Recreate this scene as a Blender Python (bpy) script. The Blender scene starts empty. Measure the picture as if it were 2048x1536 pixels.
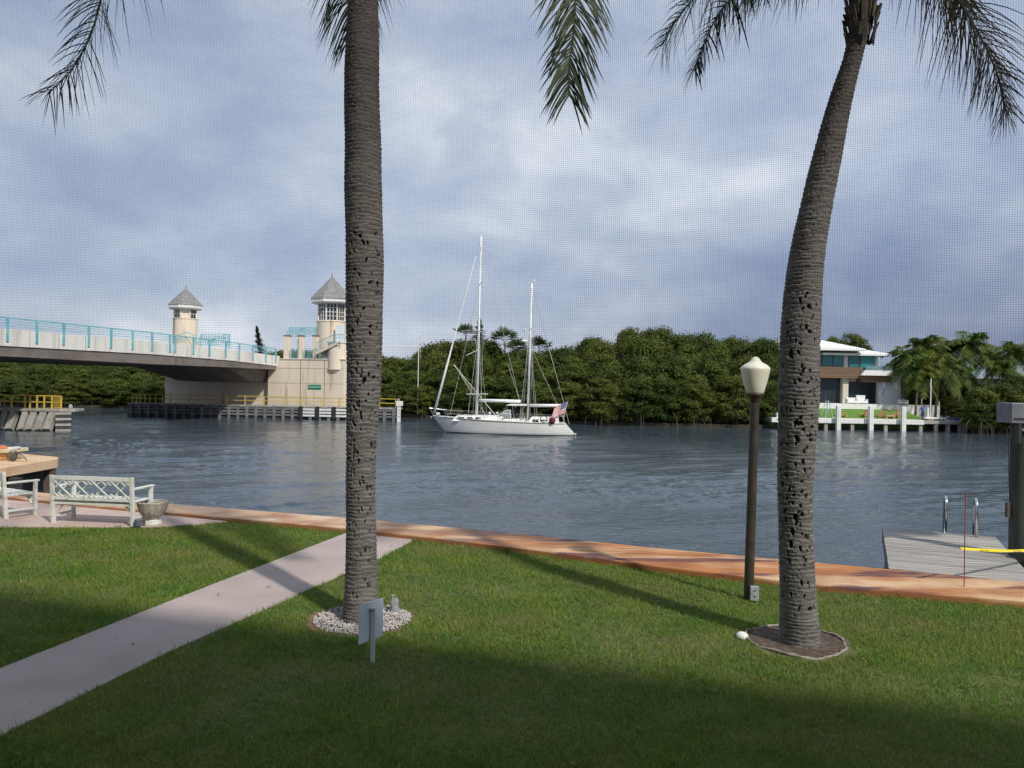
import bpy, math, random
import numpy as np
from mathutils import Vector, Matrix
R_ = math.radians
rnd = random.Random(7)
rng = np.random.default_rng(11)
sc = bpy.context.scene
COL = sc.collection

# ------------------------------------------------------------------ camera
EYE = 2.65                      # eye height over the lawn (z = 0); the canal lies at z = -1.8
F = 1540.0                      # focal length in photograph pixels (2048 wide)
ROLL = R_(1.0)
RX = Vector((math.cos(ROLL), 0, math.sin(ROLL)))
UX = Vector((-math.sin(ROLL), 0, math.cos(ROLL)))
WATER = -1.8
cam = bpy.data.cameras.new('camera')
cam.sensor_width = 36; cam.lens = 36 * F / 2048; cam.clip_start = 0.05; cam.clip_end = 3000
cam.shift_y = 2 / 2048
camo = bpy.data.objects.new('camera', cam); COL.objects.link(camo)
camo.matrix_world = Matrix(((RX.x, UX.x, 0, 0), (RX.y, UX.y, -1, 0), (RX.z, UX.z, 0, EYE), (0, 0, 0, 1)))
sc.camera = camo

# ------------------------------------------------------------------ sky, sun, exposure
SUN_EL, SUN_DIR = R_(42), (0.62, -0.78)
w = bpy.data.worlds.new('World'); sc.world = w; w.use_nodes = True
nt = w.node_tree; nt.nodes.clear()
def N(t, **k):
    n = nt.nodes.new(t)
    for a, b in k.items(): setattr(n, a, b)
    return n
L = lambda a, b: nt.links.new(a, b)
def mth(op, a, b=None, c=None):
    n = N('ShaderNodeMath', operation=op)
    for i, x in enumerate((a, b, c)):
        if x is None: continue
        if hasattr(x, 'links'): L(x, n.inputs[i])
        else: n.inputs[i].default_value = x
    return n.outputs[0]
out = N('ShaderNodeOutputWorld'); bg = N('ShaderNodeBackground'); L(bg.outputs[0], out.inputs[0])
sky = N('ShaderNodeTexSky', sky_type='NISHITA'); sky.sun_disc = False
sky.sun_elevation = SUN_EL; sky.sun_rotation = math.atan2(SUN_DIR[0], SUN_DIR[1])
tc = N('ShaderNodeTexCoord'); sep = N('ShaderNodeSeparateXYZ'); L(tc.outputs['Generated'], sep.inputs[0])
zc = mth('MAXIMUM', sep.outputs[2], 0.0)
def noise(scale, detail, rough, off, dist=0.0, zs=2.1):
    mp = N('ShaderNodeMapping'); mp.inputs['Location'].default_value = off; L(tc.outputs['Generated'], mp.inputs[0])
    mp.inputs['Scale'].default_value = (1, 1, zs)
    n = N('ShaderNodeTexNoise'); L(mp.outputs[0], n.inputs['Vector'])
    n.inputs['Scale'].default_value = scale; n.inputs['Detail'].default_value = detail
    n.inputs['Roughness'].default_value = rough; n.inputs['Distortion'].default_value = dist
    return n.outputs['Fac']
def ramp(fac, stops):
    r = N('ShaderNodeValToRGB'); e = r.color_ramp.elements
    while len(e) < len(stops): e.new(0.5)
    for i, (p, c) in enumerate(stops): e[i].position = p; e[i].color = (*c, 1)
    L(fac, r.inputs[0]); return r.outputs[0]
big = noise(2.2, 4, 0.5, (6.0, 6.6, 0.0), 0.25)
fine = noise(5.5, 9, 0.58, (8.8, 0.2, 1.3), 0.25, 1.8)
mixn = mth('ADD', mth('MULTIPLY', big, 0.55), mth('MULTIPLY', fine, 0.45))
cloud = ramp(mixn, [(0.36, (2.05, 2.5, 3.6)), (0.46, (2.7, 3.15, 4.1)), (0.54, (3.4, 3.8, 4.55)), (0.66, (5.2, 5.45, 5.85))])
cs = N('ShaderNodeMixRGB'); cs.blend_type = 'MIX'; cs.inputs[0].default_value = 0.93
L(sky.outputs[0], cs.inputs[1]); L(cloud, cs.inputs[2])
# storm bank low over the far shore, heavier towards +x
bank_lo = ramp(mth('ADD', zc, mth('MULTIPLY', mth('SUBTRACT', fine, 0.5), 0.12)), [(0.02, (1, 1, 1)), (0.26, (0.0, 0.0, 0.0))])
bank_az = ramp(mth('ADD', sep.outputs[0], 0.35), [(0.2, (0.1, 0.1, 0.1)), (0.9, (1, 1, 1))])
front = mth('GREATER_THAN', sep.outputs[1], -0.4)
bk = mth('MULTIPLY', mth('MULTIPLY', bank_lo, bank_az), 0.95)
bank = N('ShaderNodeMixRGB'); bank.blend_type = 'MIX'; L(bk, bank.inputs[0]); L(cs.outputs[0], bank.inputs[1])
bank.inputs[2].default_value = (0.62, 0.90, 1.75, 1)
L(bank.outputs[0], bg.inputs[0]); bg.inputs[1].default_value = 0.145
sun = bpy.data.lights.new('sun', 'SUN'); sun.energy = 3.5; sun.angle = R_(2.0); sun.color = (1.0, 0.95, 0.86)
suno = bpy.data.objects.new('sun', sun); COL.objects.link(suno)
sd = Vector((SUN_DIR[0] * math.cos(SUN_EL), SUN_DIR[1] * math.cos(SUN_EL), math.sin(SUN_EL)))
suno.rotation_euler = sd.to_track_quat('Z', 'Y').to_euler(); suno.location = (10, -15, 30)
sc.view_settings.view_transform = 'Standard'; sc.view_settings.look = 'None'
sc.view_settings.exposure = 0.3; sc.view_settings.gamma = 1; sc.view_settings.use_curve_mapping = False
sc.cycles.max_bounces = 6; sc.cycles.diffuse_bounces = 2; sc.cycles.transparent_max_bounces = 24

# ------------------------------------------------------------------ helpers
def ray(px, py):
    a = (px - 1024) / F; b = (770 - py) / F
    d = RX * a + UX * b; d.y = 1.0
    return d
def G(px, py, z=0.0):                                   # photograph pixel -> point on the level z
    d = ray(px, py); return Vector((0, 0, EYE)) + d * ((z - EYE) / d.z)
def W(px, py, Y):                                       # photograph pixel -> point at distance Y
    return Vector((0, 0, EYE)) + ray(px, py) * Y

def mat(name, col, rough=0.6, col2=None, scale=4.0, lo=0.4, hi=0.65, detail=6, bump=0.0, bscale=None, metal=0.0,
        spec=0.5, stretch=(1, 1, 1), col3=None, scale3=1.0, lo3=0.5, hi3=0.7, objrand=0.0, trans=0.0, bdist=0.02):
    m = bpy.data.materials.new(name); m.use_nodes = True
    t = m.node_tree; b = t.nodes['Principled BSDF']
    b.inputs['Roughness'].default_value = rough; b.inputs['Metallic'].default_value = metal
    b.inputs['Specular IOR Level'].default_value = spec
    b.inputs['Base Color'].default_value = (*col, 1)
    if trans:
        b.inputs['Transmission Weight'].default_value = trans
    tcn = t.nodes.new('ShaderNodeTexCoord'); mp = t.nodes.new('ShaderNodeMapping')
    mp.inputs['Scale'].default_value = stretch
    t.links.new(tcn.outputs['Object'], mp.inputs[0])
    def nz(s, d=detail):
        n = t.nodes.new('ShaderNodeTexNoise'); n.inputs['Scale'].default_value = s; n.inputs['Detail'].default_value = d
        t.links.new(mp.outputs[0], n.inputs['Vector']); return n.outputs['Fac']
    def rm(f, a, c):
        r = t.nodes.new('ShaderNodeMapRange'); r.inputs[1].default_value = a; r.inputs[2].default_value = c
        t.links.new(f, r.inputs[0]); return r.outputs[0]
    cur = None
    def mix(c1, fac, c2):
        x = t.nodes.new('ShaderNodeMixRGB'); t.links.new(fac, x.inputs[0])
        if hasattr(c1, 'links'): t.links.new(c1, x.inputs[1])
        else: x.inputs[1].default_value = (*c1, 1)
        if hasattr(c2, 'links'): t.links.new(c2, x.inputs[2])
        else: x.inputs[2].default_value = (*c2, 1)
        return x.outputs[0]
    cur = col
    if col2 is not None: cur = mix(cur, rm(nz(scale), lo, hi), col2)
    if col3 is not None: cur = mix(cur, rm(nz(scale3), lo3, hi3), col3)
    if objrand:
        oi = t.nodes.new('ShaderNodeObjectInfo'); hs = t.nodes.new('ShaderNodeHueSaturation')
        a = t.nodes.new('ShaderNodeMapRange'); a.inputs[3].default_value = 1 - objrand; a.inputs[4].default_value = 1 + objrand
        t.links.new(oi.outputs['Random'], a.inputs[0]); t.links.new(a.outputs[0], hs.inputs['Value'])
        if hasattr(cur, 'links'): t.links.new(cur, hs.inputs['Color'])
        else: hs.inputs['Color'].default_value = (*cur, 1)
        cur = hs.outputs[0]
    if hasattr(cur, 'links'): t.links.new(cur, b.inputs['Base Color'])
    if bump:
        bn = t.nodes.new('ShaderNodeBump'); bn.inputs['Strength'].default_value = bump; bn.inputs['Distance'].default_value = bdist
        t.links.new(nz(bscale or scale * 3), bn.inputs['Height']); t.links.new(bn.outputs[0], b.inputs['Normal'])
    m['cur'] = 0
    return m

ORG = {}
def org(o): return ORG.get(o.name, Vector((0, 0, 0))) if o is not None else Vector((0, 0, 0))
def thing(name, label, cat, loc=(0, 0, 0), group=None, rotz=0.0, kind=None):
    o = bpy.data.objects.new(name, None); COL.objects.link(o); o.location = loc; o.empty_display_size = .2
    o.rotation_euler = (0, 0, rotz)
    ORG[o.name] = Vector(loc)
    tag(o, label, cat, group, kind); return o
def tag(o, label=None, cat=None, group=None, kind=None):
    if label: o['label'] = label
    if cat: o['category'] = cat
    if group: o['group'] = group
    if kind: o['kind'] = kind
    return o
def link(name, me, m=None, parent=None, loc=(0, 0, 0), smooth=False):
    if m is not None and not me.materials: me.materials.append(m)
    if smooth: me.polygons.foreach_set('use_smooth', [True] * len(me.polygons))
    o = bpy.data.objects.new(name, me); COL.objects.link(o)
    if parent is not None: o.parent = parent
    o.location = loc; return o
def npmesh(name, V, Fq=None, Ft=None):
    me = bpy.data.meshes.new(name); V = np.asarray(V, dtype=np.float32)
    me.vertices.add(len(V)); me.vertices.foreach_set('co', V.ravel())
    loops = []; starts = []; n = 0
    if Fq is not None and len(Fq):
        loops.append(np.asarray(Fq, dtype=np.int32).ravel()); starts.append(np.arange(len(Fq)) * 4 + n); n += len(Fq) * 4
    if Ft is not None and len(Ft):
        loops.append(np.asarray(Ft, dtype=np.int32).ravel()); starts.append(np.arange(len(Ft)) * 3 + n); n += len(Ft) * 3
    lp = np.concatenate(loops); st = np.concatenate(starts).astype(np.int32)
    me.loops.add(len(lp)); me.loops.foreach_set('vertex_index', lp)
    me.polygons.add(len(st)); me.polygons.foreach_set('loop_start', st)
    me.update(calc_edges=True); return me

class MB:
    """collects shapes; build() links them as one mesh object. T transforms what is added."""
    def __init__(s, T=None): s.v = []; s.f = []; s.T = T
    def add(s, vs, fs):
        n = len(s.v)
        s.v += [tuple((s.T @ Vector(p)) if s.T is not None else p) for p in vs]
        s.f += [tuple(i + n for i in f) for f in fs]; return s
    def box(s, a, b):
        (x0, y0, z0), (x1, y1, z1) = a, b
        return s.add([(x0, y0, z0), (x1, y0, z0), (x1, y1, z0), (x0, y1, z0), (x0, y0, z1), (x1, y0, z1), (x1, y1, z1), (x0, y1, z1)],
                     [(0, 3, 2, 1), (4, 5, 6, 7), (0, 1, 5, 4), (1, 2, 6, 5), (2, 3, 7, 6), (3, 0, 4, 7)])
    def cbox(s, c, d): return s.box([c[i] - d[i] / 2 for i in range(3)], [c[i] + d[i] / 2 for i in range(3)])
    def prism(s, pts, z0, z1):                          # polygon in xy
        n = len(pts)
        vs = [(p[0], p[1], z0) for p in pts] + [(p[0], p[1], z1) for p in pts]
        return s.add(vs, [tuple(range(n))[::-1], tuple(range(n, 2 * n))] + [(i, (i + 1) % n, n + (i + 1) % n, n + i) for i in range(n)])
    def prism_xz(s, pts, y0, y1):
        n = len(pts)
        vs = [(p[0], y0, p[1]) for p in pts] + [(p[0], y1, p[1]) for p in pts]
        return s.add(vs, [tuple(range(n)), tuple(range(n, 2 * n))[::-1]] + [(i, n + i, n + (i + 1) % n, (i + 1) % n) for i in range(n)])
    def beam(s, p, q, w_, h_, up=(0, 0, 1)):            # rectangular bar between two points
        p = Vector(p); q = Vector(q); t = (q - p).normalized(); u = Vector(up)
        sd_ = t.cross(u)
        if sd_.length < 1e-4: sd_ = t.cross(Vector((0, 1, 0)))
        sd_.normalize(); u = sd_.cross(t).normalized()
        vs = []
        for e in (p, q):
            for a, b in ((-1, -1), (1, -1), (1, 1), (-1, 1)): vs.append(tuple(e + sd_ * a * w_ / 2 + u * b * h_ / 2))
        return s.add(vs, [(0, 1, 2, 3), (7, 6, 5, 4), (0, 4, 5, 1), (1, 5, 6, 2), (2, 6, 7, 3), (3, 7, 4, 0)])
    def tube(s, pts, rad, n=8, cap=True):
        pts = [Vector(p) for p in pts]
        if not hasattr(rad, '__len__'): rad = [rad] * len(pts)
        vs = []; fs = []; prev = None
        for i, p in enumerate(pts):
            t = (pts[min(i + 1, len(pts) - 1)] - pts[max(i - 1, 0)]).normalized()
            if prev is None:
                a = t.cross(Vector((0, 0, 1)))
                if a.length < 1e-3: a = t.cross(Vector((0, 1, 0)))
            else: a = prev - t * prev.dot(t)
            a.normalize(); prev = a; b = t.cross(a)
            for k in range(n):
                th = 2 * math.pi * k / n; vs.append(tuple(p + (a * math.cos(th) + b * math.sin(th)) * rad[i]))
        for i in range(len(pts) - 1):
            for k in range(n):
                fs.append((i * n + k, i * n + (k + 1) % n, (i + 1) * n + (k + 1) % n, (i + 1) * n + k))
        if cap: fs += [tuple(range(n))[::-1], tuple(range((len(pts) - 1) * n, len(pts) * n))]
        return s.add(vs, fs)
    def lathe(s, c, prof, n=24, a0=0.0):                # prof: (radius, z)
        vs = []; fs = []
        for r, z in prof:
            for k in range(n):
                th = a0 + 2 * math.pi * k / n; vs.append((c[0] + r * math.cos(th), c[1] + r * math.sin(th), c[2] + z))
        for i in range(len(prof) - 1):
            for k in range(n): fs.append((i * n + k, i * n + (k + 1) % n, (i + 1) * n + (k + 1) % n, (i + 1) * n + k))
        fs += [tuple(range(n))[::-1], tuple(range((len(prof) - 1) * n, len(prof) * n))]
        return s.add(vs, fs)
    def build(s, name, m, parent=None, smooth=False, bevel=0.0, local=False, auto=False):
        me = bpy.data.meshes.new(name); o0 = Vector((0, 0, 0)) if local else org(parent)
        # a part's origin is its thing's base
        me.from_pydata([(x - o0.x, y - o0.y, z - o0.z) for x, y, z in s.v], [], s.f); me.update()
        o = link(name, me, m, parent)
        if parent is not None: ORG[o.name] = o0
        if smooth:
            me.polygons.foreach_set('use_smooth', [True] * len(me.polygons))
            if auto:
                for e in me.edges: pass
                me.set_sharp_from_angle(angle=R_(40))
        if bevel:
            bv = o.modifiers.new('bevel', 'BEVEL'); bv.width = bevel; bv.segments = 2; bv.limit_method = 'ANGLE'
        return o
def solo(mb, name, m, label, cat, loc, group=None, kind=None, **k):   # a thing that is one mesh, origin at loc
    o0 = Vector(loc)
    mb.v = [(x - o0.x, y - o0.y, z - o0.z) for x, y, z in mb.v]
    o = mb.build(name, m, None, local=True, **k); o.location = loc
    return tag(o, label, cat, group, kind)
def copy_tree(o, parent=None):
    c = o.copy(); COL.objects.link(c)
    if parent is not None: c.parent = parent
    for ch in list(o.children): copy_tree(ch, c)
    return c
def inpoly(X, Y, poly):
    ins = np.zeros(len(X), bool); n = len(poly); j = n - 1
    for i in range(n):
        xi, yi = poly[i][0], poly[i][1]; xj, yj = poly[j][0], poly[j][1]
        if yi != yj:
            c = ((yi > Y) != (yj > Y)) & (X < (xj - xi) * (Y - yi) / (yj - yi) + xi); ins ^= c
        j = i
    return ins
def vnoise(u, v, nu, nv, seed, per=True):               # value noise on a grid, u periodic, u and v in [0,1]
    g = np.random.default_rng(seed).random((nv + 2, nu))
    x = (u * nu) % nu; y = np.clip(v, 0, 0.9999) * nv
    xi = np.floor(x).astype(int) % nu; yi = np.floor(y).astype(int); fx = x - np.floor(x); fy = y - yi
    fx = fx * fx * (3 - 2 * fx); fy = fy * fy * (3 - 2 * fy); x1 = (xi + 1) % nu
    return (g[yi, xi] * (1 - fx) + g[yi, x1] * fx) * (1 - fy) + (g[yi + 1, xi] * (1 - fx) + g[yi + 1, x1] * fx) * fy

# ------------------------------------------------------------------ materials
m_white = mat('white_paint', (0.74, 0.75, 0.72), 0.5, (0.55, 0.56, 0.52), 3, 0.45, 0.8, bump=0.1)
m_bench = mat('bench_paint', (0.70, 0.71, 0.66), 0.6, (0.42, 0.43, 0.38), 9, 0.5, 0.75, bump=0.25, bscale=60)
m_cream = mat('cream_stucco', (0.76, 0.66, 0.53), 0.85, (0.67, 0.58, 0.46), 0.35, 0.4, 0.7, bump=0.2, bscale=6,
              col3=(0.36, 0.25, 0.15), scale3=1.5, lo3=0.58, hi3=0.74, stretch=(1, 1, 0.12))
m_fascia = mat('parapet_concrete', (0.72, 0.70, 0.65), 0.8, (0.50, 0.46, 0.40), 1.2, 0.5, 0.75, stretch=(1, 1, 0.12))
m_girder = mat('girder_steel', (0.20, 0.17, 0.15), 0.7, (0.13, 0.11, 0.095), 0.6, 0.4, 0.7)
m_teal = mat('teal_paint', (0.12, 0.40, 0.48), 0.5, (0.23, 0.50, 0.56), 1.5)
m_yellow = mat('yellow_paint', (0.70, 0.46, 0.05), 0.5, (0.5, 0.36, 0.10), 4)
m_timber = mat('weathered_timber', (0.20, 0.20, 0.21), 0.85, (0.10, 0.10, 0.11), 3, 0.4, 0.65, stretch=(0.3, 1, 1))
m_darktimber = mat('wet_dark_timber', (0.035, 0.035, 0.04), 0.6, (0.06, 0.055, 0.05), 2)
m_concrete = mat('weathered_concrete', (0.42, 0.40, 0.36), 0.85, (0.26, 0.24, 0.21), 1.5, 0.4, 0.7, bump=0.3, bscale=9)
m_roof = mat('grey_roof_tiles', (0.25, 0.245, 0.24), 0.8, (0.18, 0.175, 0.17), 2.5)
m_glassdark = mat('dark_glass', (0.02, 0.03, 0.035), 0.08, spec=0.6)
m_tealglass = mat('teal_glass', (0.02, 0.16, 0.17), 0.08, (0.03, 0.22, 0.24), 0.4, spec=0.7)
m_green_sign = mat('green_sign_sheet', (0.0, 0.22, 0.13), 0.4)
m_hull = mat('white_hull', (0.80, 0.79, 0.75), 0.25, (0.68, 0.67, 0.63), 0.8, 0.5, 0.8)
m_black = mat('black_paint', (0.03, 0.03, 0.032), 0.5)
m_alu = mat('mast_aluminium', (0.78, 0.78, 0.77), 0.4, (0.6, 0.6, 0.6), 2, metal=0.0)
m_wire = mat('rigging_wire', (0.45, 0.44, 0.40), 0.4)
m_steel = mat('stainless_steel', (0.75, 0.75, 0.76), 0.18, metal=1.0)
m_navy = mat('navy_canvas', (0.04, 0.05, 0.07), 0.9)
m_red = mat('flag_red', (0.55, 0.03, 0.04), 0.8); m_fwhite = mat('flag_white', (0.8, 0.8, 0.78), 0.8)
m_blue = mat('flag_blue', (0.03, 0.06, 0.28), 0.8)
def cap_mat(name, base, rust, dark, lo, hi, dlo, dhi):
    m = mat(name, base, 0.75, rust, 0.9, lo, hi, bump=0.15, bscale=25, stretch=(0.5, 2.6, 3.0), col3=dark, scale3=1.15, lo3=dlo, hi3=dhi)
    t = m.node_tree; b = t.nodes['Principled BSDF']; src = b.inputs['Base Color'].links[0].from_socket
    tcn = t.nodes.new('ShaderNodeTexCoord'); sp = t.nodes.new('ShaderNodeSeparateXYZ'); t.links.new(tcn.outputs['Object'], sp.inputs[0])
    n = t.nodes.new('ShaderNodeTexNoise'); n.inputs['Scale'].default_value = 1.6; n.inputs['Detail'].default_value = 5; t.links.new(tcn.outputs['Object'], n.inputs['Vector'])
    a = t.nodes.new('ShaderNodeMath'); a.operation = 'MULTIPLY_ADD'; t.links.new(n.outputs[0], a.inputs[0]); a.inputs[1].default_value = -0.16; t.links.new(sp.outputs[2], a.inputs[2])
    mr = t.nodes.new('ShaderNodeMapRange'); t.links.new(a.outputs[0], mr.inputs[0]); mr.inputs[1].default_value = 0.03; mr.inputs[2].default_value = -0.03; mr.inputs[4].default_value = 0.9
    mx_ = t.nodes.new('ShaderNodeMapRange'); t.links.new(sp.outputs[0], mx_.inputs[0]); mx_.inputs[1].default_value = -0.5; mx_.inputs[2].default_value = 4.0; mx_.inputs[3].default_value = 0.72; mx_.inputs[4].default_value = 0.0
    pale = t.nodes.new('ShaderNodeMixRGB'); t.links.new(mx_.outputs[0], pale.inputs[0]); t.links.new(src, pale.inputs[1]); pale.inputs[2].default_value = (0.66, 0.50, 0.35, 1); src = pale.outputs[0]
    x = t.nodes.new('ShaderNodeMixRGB'); t.links.new(mr.outputs[0], x.inputs[0]); t.links.new(src, x.inputs[1]); x.inputs[2].default_value = (0.28, 0.10, 0.032, 1)
    t.links.new(x.outputs[0], b.inputs['Base Color']); return m
m_cap = cap_mat('rust_stained_cap', (0.64, 0.42, 0.24), (0.47, 0.19, 0.06), (0.12, 0.05, 0.055), 0.43, 0.57, 0.545, 0.615)
m_capleft = mat('stained_cap_pale', (0.70, 0.50, 0.32), 0.75, (0.58, 0.30, 0.09), 0.8, 0.48, 0.66, bump=0.15, bscale=25,
            stretch=(0.6, 1.4, 2.0), col3=(0.20, 0.05, 0.04), scale3=0.7, lo3=0.62, hi3=0.72)
m_patio = mat('pink_concrete', (0.55, 0.42, 0.36), 0.85, (0.47, 0.36, 0.31), 2, bump=0.15, bscale=60)
m_path = mat('pinkish_walk', (0.47, 0.39, 0.36), 0.9, (0.38, 0.31, 0.285), 1.2, 0.35, 0.7, bump=0.25, bscale=120,
             col3=(0.36, 0.29, 0.27), scale3=45, lo3=0.58, hi3=0.7)
m_soil = mat('dark_soil', (0.075, 0.05, 0.035), 0.95, (0.16, 0.12, 0.09), 12, 0.45, 0.7, bump=0.8, bscale=40)
m_pebble = mat('white_pebbles', (0.62, 0.60, 0.57), 0.8, (0.40, 0.38, 0.36), 9, objrand=0.15)
m_lamp = mat('acorn_globe', (0.78, 0.76, 0.63), 0.3, (0.66, 0.64, 0.50), 3)
m_pole = mat('bronze_pole', (0.035, 0.028, 0.022), 0.45, (0.06, 0.045, 0.035), 6)
m_greybox = mat('grey_plastic', (0.33, 0.35, 0.38), 0.5, (0.24, 0.25, 0.27), 15)
m_dock = mat('weathered_deck_boards', (0.42, 0.40, 0.37), 0.85, (0.27, 0.25, 0.22), 3.0, 0.35, 0.7, bump=0.4, bscale=40,
             stretch=(0.35, 5, 1), objrand=0.16)
m_pile = mat('mossy_piling', (0.035, 0.05, 0.035), 0.8, (0.06, 0.075, 0.055), 4, stretch=(1, 1, 0.2), bump=0.4, bscale=20)
m_sign = mat('pale_blue_sign', (0.74, 0.80, 0.83), 0.45, (0.66, 0.72, 0.76), 5)
m_wood = mat('house_wood_cladding', (0.20, 0.12, 0.075), 0.6, (0.15, 0.09, 0.055), 3, stretch=(0.1, 1, 4))
m_hwhite = mat('house_white', (0.76, 0.76, 0.74), 0.6)
m_adir = mat('tan_chair_wood', (0.55, 0.32, 0.15), 0.7, (0.45, 0.26, 0.12), 3)
m_turf = mat('far_lawn', (0.13, 0.25, 0.03), 0.9, (0.09, 0.18, 0.025), 3)
m_skin = mat('skin', (0.42, 0.24, 0.16), 0.6); m_cloth_b = mat('blue_cloth', (0.03, 0.14, 0.42), 0.9)
m_cloth_d = mat('dark_cloth', (0.02, 0.022, 0.03), 0.9)
m_trunk = mat('tree_bark', (0.13, 0.10, 0.075), 0.9, (0.08, 0.06, 0.045), 3)
m_root = mat('mangrove_root', (0.085, 0.055, 0.04), 0.9, (0.13, 0.10, 0.075), 3)
m_bankmud = mat('bank_mud', (0.05, 0.04, 0.03), 0.95, (0.035, 0.045, 0.02), 0.4)
m_door = mat('white_door', (0.72, 0.78, 0.80), 0.5)
m_tape = mat('yellow_tape', (0.78, 0.62, 0.0), 0.4)
m_urn = mat('cast_stone', (0.46, 0.42, 0.36), 0.85, (0.28, 0.25, 0.21), 14, bump=0.4, bscale=30)
m_condo = mat('condo_wall', (0.72, 0.68, 0.60), 0.85)

def foliage(name, c1, c2, c3, transl=0.25, scale=0.35):
    m = bpy.data.materials.new(name); m.use_nodes = True; t = m.node_tree; t.nodes.clear()
    o = t.nodes.new('ShaderNodeOutputMaterial'); b = t.nodes.new('ShaderNodeBsdfPrincipled'); tr = t.nodes.new('ShaderNodeBsdfTranslucent')
    mx = t.nodes.new('ShaderNodeMixShader'); mx.inputs[0].default_value = transl
    b.inputs['Roughness'].default_value = 0.5; b.inputs['Specular IOR Level'].default_value = 0.12
    g = t.nodes.new('ShaderNodeNewGeometry'); n = t.nodes.new('ShaderNodeTexNoise'); n.inputs['Scale'].default_value = scale
    n.inputs['Detail'].default_value = 3; t.links.new(g.outputs['Position'], n.inputs['Vector'])
    oi = t.nodes.new('ShaderNodeObjectInfo')
    x1 = t.nodes.new('ShaderNodeMixRGB'); x1.inputs[1].default_value = (*c1, 1); x1.inputs[2].default_value = (*c2, 1)
    r = t.nodes.new('ShaderNodeMapRange'); r.inputs[1].default_value = 0.38; r.inputs[2].default_value = 0.62
    t.links.new(n.outputs[0], r.inputs[0]); t.links.new(r.outputs[0], x1.inputs[0])
    x2 = t.nodes.new('ShaderNodeMixRGB'); x2.inputs[2].default_value = (*c3, 1)
    r2 = t.nodes.new('ShaderNodeMapRange'); r2.inputs[1].default_value = 0.35; r2.inputs[2].default_value = 1.0; r2.inputs[4].default_value = 0.75
    t.links.new(oi.outputs['Random'], r2.inputs[0]); t.links.new(r2.outputs[0], x2.inputs[0]); t.links.new(x1.outputs[0], x2.inputs[1])
    n2 = t.nodes.new('ShaderNodeTexWhiteNoise'); hs = t.nodes.new('ShaderNodeHueSaturation'); r3 = t.nodes.new('ShaderNodeMapRange')
    t.links.new(g.outputs['Random Per Island'], r3.inputs[0]); r3.inputs[3].default_value = 0.6; r3.inputs[4].default_value = 1.45
    t.links.new(r3.outputs[0], hs.inputs['Value']); t.links.new(x2.outputs[0], hs.inputs['Color'])
    t.links.new(hs.outputs[0], b.inputs['Base Color']); t.links.new(hs.outputs[0], tr.inputs['Color'])
    t.links.new(b.outputs[0], mx.inputs[1]); t.links.new(tr.outputs[0], mx.inputs[2]); t.links.new(mx.outputs[0], o.inputs[0])
    return m
m_mang = foliage('mangrove_leaves', (0.045, 0.075, 0.018), (0.105, 0.14, 0.026), (0.13, 0.14, 0.032))
m_palmleaf = foliage('coconut_leaves', (0.07, 0.12, 0.025), (0.15, 0.16, 0.03), (0.06, 0.105, 0.028))
m_fanleaf = foliage('fan_palm_leaves', (0.04, 0.07, 0.02), (0.07, 0.09, 0.03), (0.05, 0.08, 0.02))
m_frond = foliage('queen_palm_leaflets', (0.018, 0.034, 0.011), (0.030, 0.044, 0.014), (0.024, 0.036, 0.013), 0.12, 2.0)
m_fronddry = foliage('dry_leaflets', (0.11, 0.085, 0.05), (0.07, 0.07, 0.03), (0.09, 0.075, 0.04), 0.15, 2.0)
m_pine = foliage('pine_needles', (0.03, 0.05, 0.025), (0.045, 0.06, 0.03), (0.04, 0.055, 0.03), 0.1)

# ------------------------------------------------------------------ water
def water_mat():
    m = bpy.data.materials.new('canal_water'); m.use_nodes = True; t = m.node_tree; b = t.nodes['Principled BSDF']
    b.inputs['Base Color'].default_value = (0.050, 0.070, 0.088, 1); b.inputs['Roughness'].default_value = 0.05; b.inputs['IOR'].default_value = 1.33
    tcn = t.nodes.new('ShaderNodeTexCoord'); hs = []
    for sc_, st, ro, wgt in ((3.0, (0.55, 1.2, 1), 0.25, 0.5), (8.0, (0.5, 1.35, 1), -0.2, 0.2), (20.0, (0.5, 1.3, 1), 0.1, 0.06)):
        mp = t.nodes.new('ShaderNodeMapping'); mp.inputs['Scale'].default_value = st; mp.inputs['Rotation'].default_value = (0, 0, ro)
        n = t.nodes.new('ShaderNodeTexNoise'); n.inputs['Scale'].default_value = sc_; n.inputs['Detail'].default_value = 3; n.inputs['Distortion'].default_value = 0.6
        t.links.new(tcn.outputs['Object'], mp.inputs[0]); t.links.new(mp.outputs[0], n.inputs['Vector'])
        mu = t.nodes.new('ShaderNodeMath'); mu.operation = 'MULTIPLY'; mu.inputs[1].default_value = wgt; t.links.new(n.outputs[0], mu.inputs[0]); hs.append(mu.outputs[0])
    a = t.nodes.new('ShaderNodeMath'); a.operation = 'ADD'; t.links.new(hs[0], a.inputs[0]); t.links.new(hs[1], a.inputs[1])
    a2 = t.nodes.new('ShaderNodeMath'); a2.operation = 'ADD'; t.links.new(a.outputs[0], a2.inputs[0]); t.links.new(hs[2], a2.inputs[1])
    # wind patches: calmer and rougher areas
    pt = t.nodes.new('ShaderNodeTexNoise'); pt.inputs['Scale'].default_value = 0.045; t.links.new(tcn.outputs['Object'], pt.inputs['Vector'])
    pr = t.nodes.new('ShaderNodeMapRange'); pr.inputs[1].default_value = 0.35; pr.inputs[2].default_value = 0.65; pr.inputs[3].default_value = 0.45; pr.inputs[4].default_value = 1.0
    t.links.new(pt.outputs[0], pr.inputs[0])
    bn = t.nodes.new('ShaderNodeBump'); bn.inputs['Distance'].default_value = 0.09; t.links.new(pr.outputs[0], bn.inputs['Strength'])
    t.links.new(a2.outputs[0], bn.inputs['Height']); t.links.new(bn.outputs[0], b.inputs['Normal'])
    return m
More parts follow.
